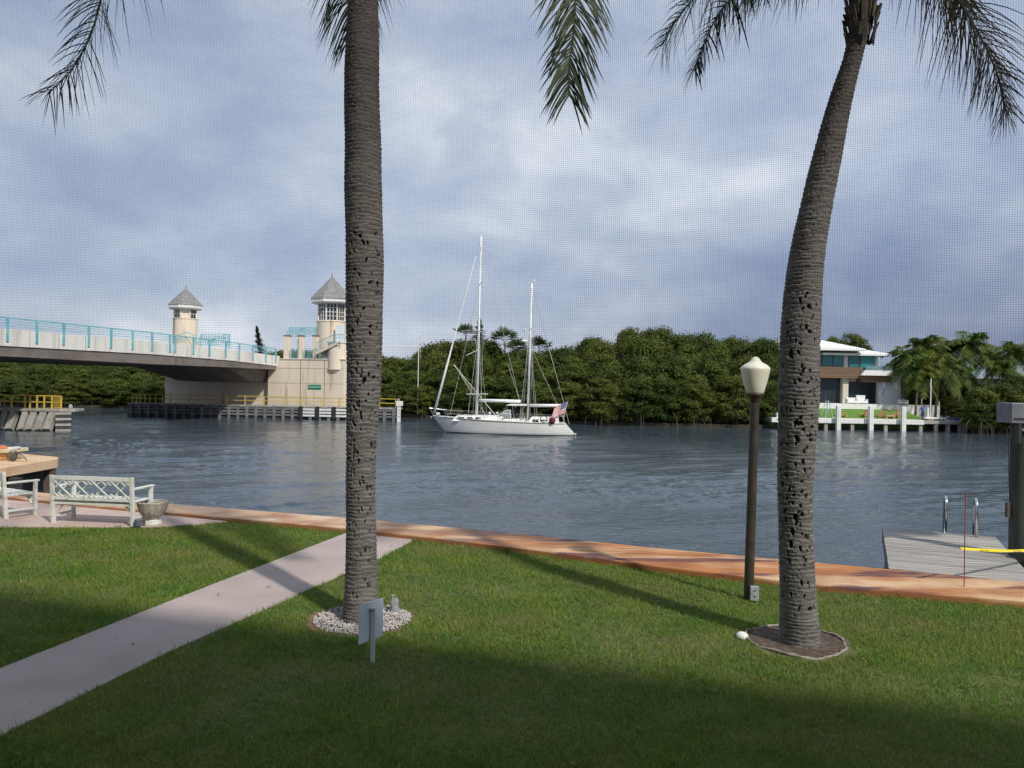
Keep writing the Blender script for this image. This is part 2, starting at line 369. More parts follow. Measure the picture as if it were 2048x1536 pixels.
def water_surface():
    """one sheet: real ripples where the canal is in view (finer close by), flat outskirts beyond"""
    nr, nc = 620, 820
    inv = np.linspace(1 / 8.6, 1 / 122.0, nr); Yr = 1 / inv; tx = np.linspace(-.86, .86, nc)
    Yg, T = np.meshgrid(Yr, tx, indexing='ij'); X = Yg * T; dY = Yr ** 2 * abs(inv[1] - inv[0])
    g = np.random.default_rng(77); Z = np.zeros_like(X)
    def env(sc_, sd_, lo, hi):
        u = (X / sc_ + 40) % 64 / 64; v = np.clip(Yg / (sc_ * 1.0), 0, 63.9) / 64
        e = vnoise(u, v, 64, 64, sd_); return lo + (hi - lo) * np.clip((e - .25) / .5, 0, 1)
    gust = env(9.0, 5, .45, 1.25) * env(3.3, 6, .6, 1.25)
    for lam, amp, nw in ((5.2, .022, 6), (2.6, .020, 8), (1.25, .018, 10), (.62, .0115, 12), (.32, .0058, 12), (.18, .003, 10)):
        fade = np.clip((lam / (2.2 * dY) - .7) / .8, 0, 1)[:, None]
        H = np.zeros_like(X)
        for k in range(nw):
            l_ = lam * g.uniform(.72, 1.35); a = R_(90 + 18 + g.normal(0, 27)); kx, ky = 2 * np.pi / l_ * math.cos(a), 2 * np.pi / l_ * math.sin(a)
            p = kx * X + ky * Yg + g.uniform(0, 6.28); H += (np.sin(p) + .25 * np.sin(2 * p + .5)) 
        Z += H * amp / math.sqrt(nw) * 1.25 * fade * (gust if lam < 3 else 1)
    edge = np.minimum(np.clip((.86 - np.abs(T)) / .03, 0, 1), np.clip((122 - Yg) / 4, 0, 1)) * np.clip((Yg - 8.6) / .4, 0, 1)
    Z = WATER + Z * edge
    V = np.stack([X, Yg, Z], -1).reshape(-1, 3)
    a = np.arange(nr - 1)[:, None] * nc + np.arange(nc - 1)[None]; Fq = np.stack([a, a + 1, a + nc + 1, a + nc], -1).reshape(-1, 4)
    n0 = len(V); ext = np.array([(-700, 3, WATER), (700, 3, WATER), (700, 1200, WATER), (-700, 1200, WATER)], float)
    V = np.concatenate([V, ext]); c00, c01, c10, c11 = 0, nc - 1, (nr - 1) * nc, nr * nc - 1
    Fx = np.array([(n0, n0 + 1, c01, c00), (n0 + 1, n0 + 2, c11, c01), (n0 + 2, n0 + 3, c10, c11), (n0 + 3, n0, c00, c10)])
    o = link('water', npmesh('water', V, np.concatenate([Fq, Fx])), water_mat(), smooth=True)
    tag(o, 'dark rippled canal water between the lawn and the mangroves', None, None, 'structure')
water_surface()

# ------------------------------------------------------------------ land this side
CAPF = [G(-260, 960, .1), G(82, 983, .1), G(290, 1003, .1), G(690, 1035, .1), G(1000, 1063, .1), G(1250, 1090, .1), G(1560, 1118, .1), G(1850, 1145, .1), G(2048, 1163, .1), G(2900, 1245, .1)]
CAPN = [G(-260, 975), G(0, 1001), G(258, 1026), G(690, 1066), G(1000, 1101), G(1250, 1137), G(1640, 1184), G(2048, 1216), G(2900, 1280)]
def resamp(P, xs):
    return [(x, float(np.interp(x, [p.x for p in P], [p.y for p in P]))) for x in xs]
wall_xs = [-18.0, -13.0, -9.0, -7.2, -5.4, -2.9, -1.2, 0.5, 2.2, 4.2, 6.4, 9.0, 14.0]
PF = resamp(CAPF, wall_xs); PN = resamp(CAPN, wall_xs)
seawall = thing('seawall', 'long seawall with rust stained tan concrete cap along the lawn edge', 'seawall', (PN[5][0], PN[5][1], 0))
mb = MB()
for i in range(len(wall_xs) - 1):
    a, b, c, d = PN[i], PN[i + 1], PF[i + 1], PF[i]
    mb.add([(a[0], a[1], -.15), (b[0], b[1], -.15), (c[0], c[1], -.25), (d[0], d[1], -.25), (a[0], a[1], .09), (b[0], b[1], .09), (c[0], c[1], .1), (d[0], d[1], .1)],
           [(4, 5, 6, 7), (0, 1, 5, 4), (2, 3, 7, 6), (0, 3, 2, 1)])
o = mb.build('cap', m_cap, seawall)
import bmesh
bm = bmesh.new(); bm.from_mesh(o.data); bmesh.ops.remove_doubles(bm, verts=bm.verts, dist=1e-4); bm.to_mesh(o.data); bm.free()
bv = o.modifiers.new('bevel', 'BEVEL'); bv.width = .015; bv.segments = 2
mb = MB()
for i in range(len(wall_xs) - 1):
    c, d = PF[i + 1], PF[i]
    mb.add([(d[0], d[1] - .12, -.25), (c[0], c[1] - .12, -.25), (c[0], c[1] - .12, -3), (d[0], d[1] - .12, -3)], [(0, 1, 2, 3)])
mb.build('wall_face', m_concrete, seawall)
LAWN = [(-40, -6)] + [(40, -6), (40, PN[-1][1])] + [p for p in reversed(PN)] + [(-40, PN[0][1])]
# lawn ground: gently uneven sheet
gx, gy = np.meshgrid(np.linspace(-40, 40, 161), np.linspace(-6, 18, 97))
lawn_mat = mat('lawn_soil', (0.08, 0.11, 0.03), 0.95, (0.15, 0.13, 0.06), 28, 0.42, 0.6, bump=0.6, bscale=30)
n_ = len(PN)
yN = np.interp(gx.ravel(), [p[0] for p in PN], [p[1] for p in PN])
mb = MB().prism([(-40, -6), (40, -6), (40, PN[-1][1] + .05)] + [(p[0], p[1] + .05) for p in reversed(PN)] + [(-40, PN[0][1] + .05)], -.6, 0.0)
o = mb.build('lawn', lawn_mat); tag(o, 'green lawn ground between the building and the seawall', None, None, 'structure')
PATHL = [G(-700, 1600), G(0, 1340), G(350, 1200), G(690, 1069)]
PATHR = [G(-700, 1800), G(0, 1475), G(330, 1310), G(620, 1180), G(760, 1118), G(828, 1080.5)]
# keep the inside of the walk as straight edges
path_poly = [(p.x, p.y) for p in PATHL] + [(PATHR[-1].x, PATHR[-1].y + .06)] + [(p.x, p.y) for p in reversed(PATHR)]
path_poly[3] = (path_poly[3][0], path_poly[3][1] + .05)
o = MB().prism(path_poly, -.05, .018).build('footpath', m_path, bevel=.006); tag(o, 'pale pink concrete path crossing the lawn to the seawall', None, None, 'structure')
pat = [G(-300, 1052), G(0, 1056), G(200, 1057), G(330, 1056), G(420, 1047.5)]
patio_poly = [(p.x, p.y) for p in pat] + [(PN[i][0], PN[i][1] + .01) for i in (4, 3, 2, 1, 0)]
patio_poly[5] = (-5.25, 14.3)
o = MB().prism(patio_poly, -.05, .03).build('patio', m_patio, bevel=.006); tag(o, 'pink concrete patio under the white benches', None, None, 'structure')

# grass blades (one mesh, single-triangle blades)
P1 = G(720, 1240); P2 = G(1598, 1285)
def grass():
    n = 560000
    Y = 4.6 + (15.2 - 4.6) * rng.random(n) ** 1.25
    X = (rng.random(n) - .5) * 2 * (Y * 0.72 + .4)
    yn = np.interp(X, [p[0] for p in PN], [p[1] for p in PN])
    k = Y < yn - .015 + .03 * rng.random(n)
    k &= ~inpoly(X + rng.normal(0, .018, n), Y + rng.normal(0, .018, n), path_poly); k &= ~inpoly(X, Y, patio_poly)
    for P, r in ((P1, .57), (P2, .55)): k &= (X - P.x) ** 2 + (Y - P.y) ** 2 > (r + .04 * np.sin(7 * np.arctan2(Y - P.y, X - P.x))) ** 2
    # thin worn patches
    pn = vnoise((X + 12) / 24, (Y - 4) / 12, 22, 12, 5); pn2 = vnoise((X + 12) / 24, (Y - 4) / 12, 90, 50, 6)
    worn = np.clip((pn * .6 + pn2 * .4 - .60) * 5, 0, .5); k &= rng.random(n) > worn
    X, Y = X[k], Y[k]; n = len(X); pn2 = pn2[k]
    lod = np.clip(Y / 7.5, .8, 1.6)
    h = (0.020 + 0.026 * rng.random(n)) * (0.7 + .7 * pn2) * np.where(rng.random(n) < .07 + .12 * (pn2 > .62), 1.75, 1.0); wd = (0.0038 + .003 * rng.random(n)) * lod
    az = rng.random(n) * 6.283; lean = (.3 + 1.0 * rng.random(n)) * h; la = rng.random(n) * 6.283
    dx, dy = np.cos(az) * wd, np.sin(az) * wd
    V = np.empty((n, 3, 3), np.float32)
    V[:, 0] = np.stack([X - dx, Y - dy, np.full(n, -.003)], 1); V[:, 1] = np.stack([X + dx, Y + dy, np.full(n, -.003)], 1)
    V[:, 2] = np.stack([X + np.cos(la) * lean, Y + np.sin(la) * lean, h], 1)
    me = npmesh('grass', V.reshape(-1, 3), None, np.arange(n * 3).reshape(-1, 3))
    m = foliage('grass_blades', (0.125, 0.265, 0.042), (0.245, 0.33, 0.062), (0.18, 0.29, 0.05), 0.5, 1.6)
    # yellowish dry areas come from a broad noise
    t = m.node_tree; b = [x for x in t.nodes if x.type == 'BSDF_PRINCIPLED'][0]; src = b.inputs['Base Color'].links[0].from_socket
    g = t.nodes.new('ShaderNodeNewGeometry'); nn = t.nodes.new('ShaderNodeTexNoise'); nn.inputs['Scale'].default_value = 0.55; nn.inputs['Detail'].default_value = 5
    t.links.new(g.outputs['Position'], nn.inputs['Vector']); rr = t.nodes.new('ShaderNodeMapRange'); rr.inputs[1].default_value = .47; rr.inputs[2].default_value = .68; rr.inputs[4].default_value = .75
    t.links.new(nn.outputs[0], rr.inputs[0])
    ad = t.nodes.new('ShaderNodeMath'); ad.operation = 'GREATER_THAN'; ad.inputs[1].default_value = 0.9; t.links.new(g.outputs['Random Per Island'], ad.inputs[0])
    mxm = t.nodes.new('ShaderNodeMath'); mxm.operation = 'MAXIMUM'; t.links.new(rr.outputs[0], mxm.inputs[0]); t.links.new(ad.outputs[0], mxm.inputs[1])
    x = t.nodes.new('ShaderNodeMixRGB'); t.links.new(mxm.outputs[0], x.inputs[0]); t.links.new(src, x.inputs[1]); x.inputs[2].default_value = (0.33, 0.28, 0.11, 1)
    t.links.new(x.outputs[0], b.inputs['Base Color'])
    o = link('grass', me, m); tag(o, 'short green grass with yellowish worn patches', 'grass', None, 'stuff')
grass()

g = random.Random(44); mb = MB()
for k in range(190):
    y = 5.0 + 9 * g.random() ** 1.3; x = g.uniform(-.72, .72) * y
    if y > float(np.interp(x, [p[0] for p in PN], [p[1] for p in PN])) - .1: continue
    T = Matrix.Translation((x, y, .035)) @ Matrix.Rotation(g.uniform(0, 6.28), 4, 'Z') @ Matrix.Rotation(g.uniform(-.5, .5), 4, 'X') @ Matrix.Scale(g.uniform(.35, .9), 4)
    mb.T = T; mb.add([(-.05, 0, 0), (-.02, -.014, .006), (.03, -.012, .008), (.06, 0, 0), (.03, .012, .010), (-.02, .014, .008)], [(0, 1, 2, 3, 4, 5)])
o = mb.build('fallen_leaves', mat('dry_leaf', (.20, .13, .06), .8, (.11, .07, .035), 3)); tag(o, 'scattered small dry brown leaves on the lawn', 'leaves', None, 'stuff')
# ------------------------------------------------------------------ condominium behind the viewer (casts the lawn's shade)
CR = Matrix.Rotation(R_(-16.7), 4, 'Z')                   # the facade runs parallel to the seawall
condo = thing('condominium', 'cream condominium building with screened porch standing behind the lawn', 'building', (0, -7, 0))
MB(CR).box((-34, -15, 0), (-1.0, -1.6, 12.2)).box((-1.0, -15, 0), (34, -1.6, 12.2)).build('wall', m_condo, condo)
MB(CR).box((-34.4, -15.4, 12.2), (34.4, -0.6, 12.45)).build('roof', m_condo, condo)
for fl in (3.9, 7.0):
    for k in range(10):
        x = -30 + 6.4 * k
        f_ = MB(CR).box((x, -1.62, fl), (x + 2.6, -1.54, fl + 1.9)).build('window', m_white, condo)
        MB(CR).box((x + .08, -1.55, fl + .08), (x + 2.52, -1.52, fl + 1.82)).build('pane', m_glassdark, f_)
MB(CR).box((-2.2, -1.6, .9), (2.6, .50, 1.05)).build('porch_floor', m_condo, condo)
MB(CR).box((-2.2, -1.6, 3.75), (2.6, .58, 3.85)).build('porch_ceiling', m_condo, condo)
for xa in (-2.2, 2.5): MB(CR).box((xa, .42, 1.05), (xa + .1, .52, 3.75)).build('porch_post', m_white, condo)
# ------------------------------------------------------------------ near palms
def bark_mat():
    m = mat('palm_bark', (0.175, 0.163, 0.152), 0.9, (0.085, 0.077, 0.07), 5, 0.4, 0.65, bump=0.5, bscale=55, stretch=(1, 1, 6),
            col3=(0.165, 0.16, 0.135), scale3=1.3, lo3=0.50, hi3=0.72, bdist=.006)
    t = m.node_tree; b = t.nodes['Principled BSDF']; src = b.inputs['Base Color'].links[0].from_socket
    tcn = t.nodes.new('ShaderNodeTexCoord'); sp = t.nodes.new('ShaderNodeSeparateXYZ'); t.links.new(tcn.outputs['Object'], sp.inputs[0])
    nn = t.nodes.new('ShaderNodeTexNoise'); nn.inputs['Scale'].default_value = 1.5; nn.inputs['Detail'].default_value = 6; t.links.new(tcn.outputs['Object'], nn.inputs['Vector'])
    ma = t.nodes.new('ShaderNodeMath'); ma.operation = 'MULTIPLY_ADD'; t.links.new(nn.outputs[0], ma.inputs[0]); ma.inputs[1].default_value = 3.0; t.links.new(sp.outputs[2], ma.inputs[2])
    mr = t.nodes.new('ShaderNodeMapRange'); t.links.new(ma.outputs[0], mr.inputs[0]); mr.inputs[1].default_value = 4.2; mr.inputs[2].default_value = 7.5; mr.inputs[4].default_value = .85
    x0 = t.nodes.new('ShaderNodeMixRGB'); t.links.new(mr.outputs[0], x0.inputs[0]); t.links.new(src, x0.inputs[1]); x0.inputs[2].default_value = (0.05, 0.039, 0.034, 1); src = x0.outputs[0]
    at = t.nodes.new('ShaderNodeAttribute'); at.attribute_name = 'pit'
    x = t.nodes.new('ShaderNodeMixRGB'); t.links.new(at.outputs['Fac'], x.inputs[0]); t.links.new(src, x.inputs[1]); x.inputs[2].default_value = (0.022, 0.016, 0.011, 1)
    t.links.new(x.outputs[0], b.inputs['Base Color']); return m
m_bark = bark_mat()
def palm_trunk(parent, ctr, wid, Y, seed, holes_n, hz, ring=0.047):
    """ctr: (px,py) of the trunk's centre line, wid: px widths; Y: its distance"""
    pts = [W(px, py, Y) for px, py in ctr]; z = np.array([p.z for p in pts]); x = np.array([p.x for p in pts]); rr = np.array(wid) / 2 / F * Y
    z[0] = -.05; o_ = np.argsort(z); z, x, rr = z[o_], x[o_], rr[o_]
    zmax = z[-1]; nz_, nt_ = int(zmax / .008), 192
    zz = np.linspace(-.05, zmax, nz_)
    def smooth(a, k=41):
        p = np.pad(a, k // 2, mode='edge'); return np.convolve(p, np.ones(k) / k, 'valid')
    k1 = 61
    xc = np.interp(zz, z, x); rc = np.interp(zz, z, rr)
    xs = smooth(xc, k1); rs = smooth(rc, k1)
    U, V = np.meshgrid(np.arange(nt_) / nt_, np.linspace(0, 1, nz_))
    ZZ = zz[:, None] + 0 * U
    r = rs[:, None] + 0 * U
    warp = (vnoise(U, V, 6, int(nz_ / 16), seed) - .5) * .045 + (vnoise(U, V, 14, int(nz_ / 8), seed + 1) - .5) * .02
    warp = warp + (vnoise(0 * U, V, 1, int(nz_ / 45), seed + 11) - .5) * .11
    ph = (ZZ + warp) / ring
    saw = ph - np.floor(ph)
    amp = .5 + vnoise(U, V, 10, int(nz_ / 10), seed + 2)
    r = r + .011 * amp * (saw - .5) - .008 * np.exp(-((saw - .03) / .09) ** 2) * (vnoise(U, V, 12, int(nz_ / 6), seed + 3) > .3)
    r = r + .012 * (vnoise(U, V, 3, int(nz_ / 60), seed + 4) - .5) + .006 * (vnoise(U, V, 60, int(nz_ / 2), seed + 5) - .5)
    pit = np.zeros_like(r); g = np.random.default_rng(seed + 9); circ = 2 * np.pi * rs.mean()
    for k in range(holes_n):
        hc = g.choice(len(hz) - 1); zc_ = g.uniform(hz[0], hz[-1]) if g.random() < .65 else g.normal((hz[0] + hz[-1]) / 2, (hz[-1] - hz[0]) / 5)
        if not (hz[0] < zc_ < hz[-1]): continue
        uc = g.random(); a = g.uniform(.0055, .0115); b = g.uniform(.011, .030)
        if g.random() < .07: a *= 1.8; b *= 1.5
        i0 = int((zc_ - b * 2 + .05) / (zmax + .05) * (nz_ - 1)); i1 = int((zc_ + b * 2 + .05) / (zmax + .05) * (nz_ - 1)) + 1
        i0, i1 = max(i0, 0), min(i1, nz_)
        du = (U[i0:i1] - uc + .5) % 1 - .5
        sl = g.uniform(-.4, .4)
        q = ((du * circ + sl * (ZZ[i0:i1] - zc_)) / a) ** 2 + ((ZZ[i0:i1] - zc_) / b) ** 2
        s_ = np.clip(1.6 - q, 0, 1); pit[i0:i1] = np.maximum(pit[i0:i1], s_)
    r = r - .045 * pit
    th = 2 * np.pi * U
    V3 = np.stack([xs[:, None] + r * np.cos(th), Y + r * np.sin(th), ZZ], -1).reshape(-1, 3)
    V3 -= np.array(org(parent))
    i = np.arange(nz_ - 1)[:, None] * nt_; j = np.arange(nt_)[None, :]; j1 = (j + 1) % nt_
    Fq = np.stack([i + j, i + j1, i + nt_ + j1, i + nt_ + j], -1).reshape(-1, 4)
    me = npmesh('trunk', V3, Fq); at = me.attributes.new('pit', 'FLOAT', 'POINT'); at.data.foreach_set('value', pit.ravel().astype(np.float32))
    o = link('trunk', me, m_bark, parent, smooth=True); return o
def frond(parent, pts, seed, leaf=0.6, n=80, width=.016, m=m_frond, side0=None, plume=0.35, droop=.5, dry=False):
    g = np.random.default_rng(seed); pts = [Vector(p) for p in pts]; n = int(n * 1.9); leaf *= 1.32; width *= 1.3
    # Catmull-Rom resample
    P = [pts[0] * 2 - pts[1]] + pts + [pts[-1] * 2 - pts[-2]]; Q = []
    for i in range(1, len(P) - 2):
        for k in range(10):
            t = k / 10; a, b, c, d = P[i - 1], P[i], P[i + 1], P[i + 2]
            Q.append(.5 * ((2 * b) + (c - a) * t + (2 * a - 5 * b + 4 * c - d) * t * t + (3 * b - a - 3 * c + d) * t ** 3))
    Q.append(pts[-1]); ln = [0]
    for i in range(1, len(Q)): ln.append(ln[-1] + (Q[i] - Q[i - 1]).length)
    tot = ln[-1]; mb = MB(); rads = [.020 * (1 - .85 * l / tot) + .002 for l in ln]
    mb.tube(Q, rads, 5)
    V = []; Fq = []; side = None
    per = [v.copy() for v in Q]
    sides = []
    h0 = (Q[-1] - Q[0]); h0.z = 0; h0.normalize(); base_side = Vector((-h0.y, h0.x, 0)) if side0 is None else Vector(side0).normalized()
    for i in range(n):
        t = .10 + .90 * i / (n - 1)
        L_ = t * tot; k = max(1, min(len(Q) - 1, int(np.searchsorted(ln, L_)))); f_ = (L_ - ln[k - 1]) / max(1e-6, ln[k] - ln[k - 1])
        p = Q[k - 1].lerp(Q[k], f_); T = (Q[k] - Q[k - 1]).normalized(); S = (base_side - T * base_side.dot(T)).normalized(); Nn = S.cross(T)
        prof = max(.25, min(1.0, .35 + 2.2 * t)) * (1 - .62 * max(0, t - .55) / .45)
        for sg in (-1, 1):
            l_ = leaf * prof * g.uniform(.8, 1.15); al = R_(g.uniform(18, 42) + 18 * t); el = g.normal(0, plume)
            d = (S * sg * math.cos(al) * math.cos(el) + T * math.sin(al) + Nn * math.sin(el) * .9).normalized()
            wv = d.cross(Nn).normalized() if abs(d.dot(Nn)) < .95 else T
            segs = 5; nb = len(V)
            for s in range(segs + 1):
                q = s / segs; c = p + d * l_ * q + Vector((0, 0, -1)) * (droop * l_ * q ** 2.0)
                ww = width * (.55 + .9 * q) * (1 - q) ** .6 if q < 1 else .0008
                ww = max(ww, .0012); V.append(c - wv * ww * .5); V.append(c + wv * ww * .5)
            for s in range(segs): Fq.append((nb + 2 * s, nb + 2 * s + 1, nb + 2 * s + 3, nb + 2 * s + 2))
    o0 = org(parent); nv = len(mb.v)
    V = [(v[0], v[1], v[2]) for v in mb.v] + [tuple(v) for v in V]
    me = bpy.data.meshes.new('frond'); me.from_pydata([(v[0] - o0.x, v[1] - o0.y, v[2] - o0.z) for v in V], [], mb.f + [tuple(a + nv for a in f) for f in Fq]); me.update()
    return link('frond', me, m, parent)
def crown_fronds(parent, top, seed, angles, length=3.3, hang=1.6):
    g = random.Random(seed)
    for a, e in angles:
        a, e = R_(a), R_(e); l_ = length * g.uniform(.9, 1.1); pts = []
        for k in range(6):
            s = k / 5; r_ = l_ * (math.cos(e) * s * (1 - .18 * s)); zz = l_ * math.sin(e) * s - hang * s ** 2.2 * g.uniform(.95, 1.05)
            pts.append((top.x + math.cos(a) * r_, top.y + math.sin(a) * r_, top.z + zz))
        frond(parent, pts, g.randrange(9999), .62, 60, .02, droop=.55)
# first palm
T1 = [(720, 1252), (721, 1215), (722, 1150), (722, 1060), (722, 950), (724, 850), (728, 780), (729, 700), (729, 600), (730, 500), (727, 400), (726, 300), (723, 200), (724, 100), (726, 0), (727, -100), (727, -230), (727, -340)]
W1 = [76, 68, 63, 58, 58, 62, 67, 71, 74, 75, 74, 72, 70, 66, 58, 52, 44, 40]
palm1 = thing('queen_palm', 'tall straight palm with pitted dark trunk rising from white pebbles beside the path', 'palm tree', (P1.x, P1.y, 0), 'palms on the lawn')
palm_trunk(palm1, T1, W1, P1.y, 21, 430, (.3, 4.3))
top1 = W(727, -340, P1.y)
MB().lathe(top1, [(.11, -.05), (.15, .1), (.14, .5), (.07, 1.1), (.02, 1.3)], 14).build('crownshaft', mat('crownshaft_green', (.09, .12, .04), .5, (.14, .12, .06), 5), palm1, smooth=True)
c1 = top1 + Vector((0, 0, .5))
def fr(parent, c, pxs, Ys, **k):
    frond(parent, [c] + [W(a, b, y) for (a, b), y in zip(pxs, Ys)], **k)
fr(palm1, c1, [(560, -470), (380, -330), (272, -160), (205, -10), (185, 60), (160, 115), (130, 155), (95, 188)], [8.5, 8.4, 8.3, 8.25, 8.2, 8.2, 8.2, 8.2], seed=3, leaf=.55, n=95, plume=.75, droop=.5)
fr(palm1, c1, [(722, -420), (718, -260), (706, -120), (700, 0), (700, 80)], [9.3, 9.8, 10.0, 10.0, 10.0], seed=4, leaf=.62, n=80, side0=(1, 0, 0), droop=.75, plume=.3)
fr(palm1, c1, [(900, -560), (1060, -420), (1140, -220), (1153, -80), (1150, 20), (1145, 85), (1137, 140), (1138, 190)], [8.1, 7.6, 7.2, 7.0, 6.9, 6.9, 6.9, 6.9], seed=5, leaf=.56, n=120, side0=(.95, .2, 0), plume=.3, droop=.42, width=.02)
crown_fronds(palm1, c1, 31, [(20, 62), (75, 50), (110, 62), (150, 65), (205, 60), (240, 62), (-60, 66), (-20, 72), (40, 70), (130, 75)], 3.2, .9)
# second palm
T2 = [(1600, 1298), (1598, 1240), (1594, 1150), (1591, 1050), (1590, 950), (1594, 880), (1597, 820), (1598, 760), (1599, 700), (1602, 640), (1606, 580), (1613, 520), (1622, 460), (1634, 400), (1648, 340), (1662, 280), (1675, 220), (1689, 170), (1701, 130), (1711, 100), (1719, 60), (1724, 10), (1728, -60)]
W2 = [82, 72, 66, 64, 68, 74, 78, 79, 78, 74, 71, 68, 65, 61, 57, 53, 48, 43, 39, 34, 38, 40, 40]
palm2 = thing('queen_palm', 'leaning palm with curved grey ringed trunk beside the black lamp post', 'palm tree', (P2.x, P2.y, 0), 'palms on the lawn')
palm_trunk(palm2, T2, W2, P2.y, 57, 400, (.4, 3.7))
top2 = W(1728, -60, P2.y)
mb = MB(); g = random.Random(5)
for k in range(90):                                       # ragged old leaf bases below the crown
    a = g.uniform(0, 6.28); py = g.uniform(-60, 92); c = W(1719 + (92 - py) * .05, py, P2.y); rr = .10 + .05 * g.random()
    p = c + Vector((math.cos(a) * rr, math.sin(a) * rr, 0)); q = p + Vector((math.cos(a) * g.uniform(.0, .07), math.sin(a) * .04, g.uniform(.06, .2)))
    mb.beam(p - Vector((0, 0, .03)), q, g.uniform(.015, .06), .015, (math.cos(a), math.sin(a), 0))
mb.build('leaf_bases', mat('old_boots', (.05, .04, .03), .95, (.09, .075, .055), 8), palm2)
c2 = top2 + Vector((0, 0, .15))
fr(palm2, c2, [(1660, -110), (1590, -90), (1520, -50), (1455, 5), (1425, 50), (1405, 95), (1388, 138)], [8.0, 8.0, 7.9, 7.8, 7.8, 7.8, 7.8], seed=8, leaf=.42, n=95, plume=.5, droop=.45, width=.021)
fr(palm2, c2, [(1640, -170), (1540, -140), (1450, -60), (1390, -5), (1350, 45), (1325, 90)], [8.3, 8.6, 8.7, 8.7, 8.7, 8.7], seed=9, leaf=.5, n=70, plume=.5, droop=.5)
fr(palm2, c2, [(1790, -120), (1850, -75), (1905, -15), (1950, 55), (1985, 125), (2003, 180), (2013, 228)], [8.0, 7.9, 7.8, 7.8, 7.8, 7.8, 7.8], seed=10, leaf=.46, n=100, plume=.45, droop=.5, m=m_fronddry)
fr(palm2, c2, [(1690, -150), (1620, -140), (1560, -90), (1500, -40)], [8.2, 8.6, 8.9, 9.1], seed=12, leaf=.5, n=60, droop=.6)
fr(palm2, c2, [(1780, -160), (1830, -140), (1880, -90), (1915, -30), (1930, 10)], [8.4, 8.8, 9.2, 9.4, 9.5], seed=13, leaf=.48, n=60, droop=.6)
crown_fronds(palm2, c2, 77, [(60, 62), (100, 70), (140, 72), (200, 66), (-40, 68), (-90, 72), (20, 70), (250, 75)], 2.9, .35)

# rings at the palm feet
ring1 = thing('pebble_ring', 'ring of white pebbles round the foot of the straight palm', 'pebbles', (P1.x, P1.y, 0))
def disc(name, c, r, m, parent, z0=-.02, z1=.008, wob=.05, n=40, sq=1.0):
    g = random.Random(int(r * 999)); pts = []
    for k in range(n):
        a = 6.2832 * k / n; rr = r * (1 + wob * math.sin(3 * a + 1) * .6 + g.uniform(-1, 1) * wob * .4); pts.append((c.x + rr * math.cos(a), c.y + rr * math.sin(a) * sq))
    return MB().prism(pts, z0, z1).build(name, m, parent)
disc('soil_bed', P1, .60, mat('orange_soil', (.22, .13, .08), .95, (.13, .09, .06), 10, bump=.6), ring1)
mb = MB(); g = random.Random(3)
for k in range(1500):
    a = g.uniform(0, 6.283); rr = math.sqrt(g.uniform(.05, .29)); s = g.uniform(.010, .022)
    x, y = P1.x + .03 + rr * math.cos(a), P1.y + rr * math.sin(a); T = Matrix.Translation((x, y, .015 + g.random() * .012)) @ Matrix.Rotation(g.uniform(0, 6), 4, (g.random(), g.random(), 1)) @ Matrix.Diagonal((s, s * .8, s * .55, 1))
    n0 = len(mb.v); vs = [(0, 0, 1), (1, 0, 0), (0, 1, 0), (-1, 0, 0), (0, -1, 0), (0, 0, -1)]
    mb.v += [tuple(T @ Vector(v)) for v in vs]; mb.f += [tuple(n0 + i for i in f) for f in ((0, 1, 2), (0, 2, 3), (0, 3, 4), (0, 4, 1), (5, 2, 1), (5, 3, 2), (5, 4, 3), (5, 1, 4))]
o = mb.build('pebbles', m_pebble, ring1); o['kind'] = 'stuff'
ring2 = thing('tree_ring', 'round bed of dark soil inside thin pale concrete edging at the leaning palm', 'tree ring', (P2.x, P2.y, 0))
disc('soil_bed', P2 + Vector((-.02, .03, 0)), .50, m_soil, ring2)
mb = MB(); g = random.Random(4); pts = []
for k in range(49):
    a = 6.2832 * k / 48; rr = .50 + .02 * math.sin(3 * a) + .008 * math.sin(11 * a); pts.append((P2.x - .02 + rr * math.cos(a), P2.y + .03 + rr * math.sin(a), .012 + .012 * math.sin(5 * a)))
mb.tube(pts, [.014 + .006 * math.sin(9 * i) for i in range(49)], 7, cap=False).build('edging', mat('dull_edging', (.34, .30, .26), .9, (.2, .16, .13), 9), ring2, smooth=True)
c = G(1484, 1276)
mb = MB().lathe((c.x, c.y, 0), [(.055, -.01), (.07, .015), (.06, .045), (.035, .06), (.01, .068)], 9, .3)
solo(mb, 'white_stone', m_white, 'small white painted stone at the left of the dark soil ring', 'stone', (c.x, c.y, 0), smooth=True)
# soil crumbs, dead leaves near trunk base
c = G(789, 1226)
light = thing('garden_spotlight', 'grey metal garden spotlight box standing on the white pebbles', 'spotlight', (c.x, c.y, 0))
MB().lathe((c.x, c.y, 0), [(.045, 0), (.045, .10), (.035, .11)], 12).build('base', m_greybox, light)
MB(Matrix.Translation((c.x, c.y, .13)) @ Matrix.Rotation(R_(-25), 4, 'Y')).cbox((0, 0, 0), (.075, .09, .06)).build('head', m_greybox, light, bevel=.008)
MB().lathe((c.x - .025, c.y, 0), [(.012, .1), (.012, .19), (.02, .195), (.02, .21)], 10).build('knob', m_greybox, light)

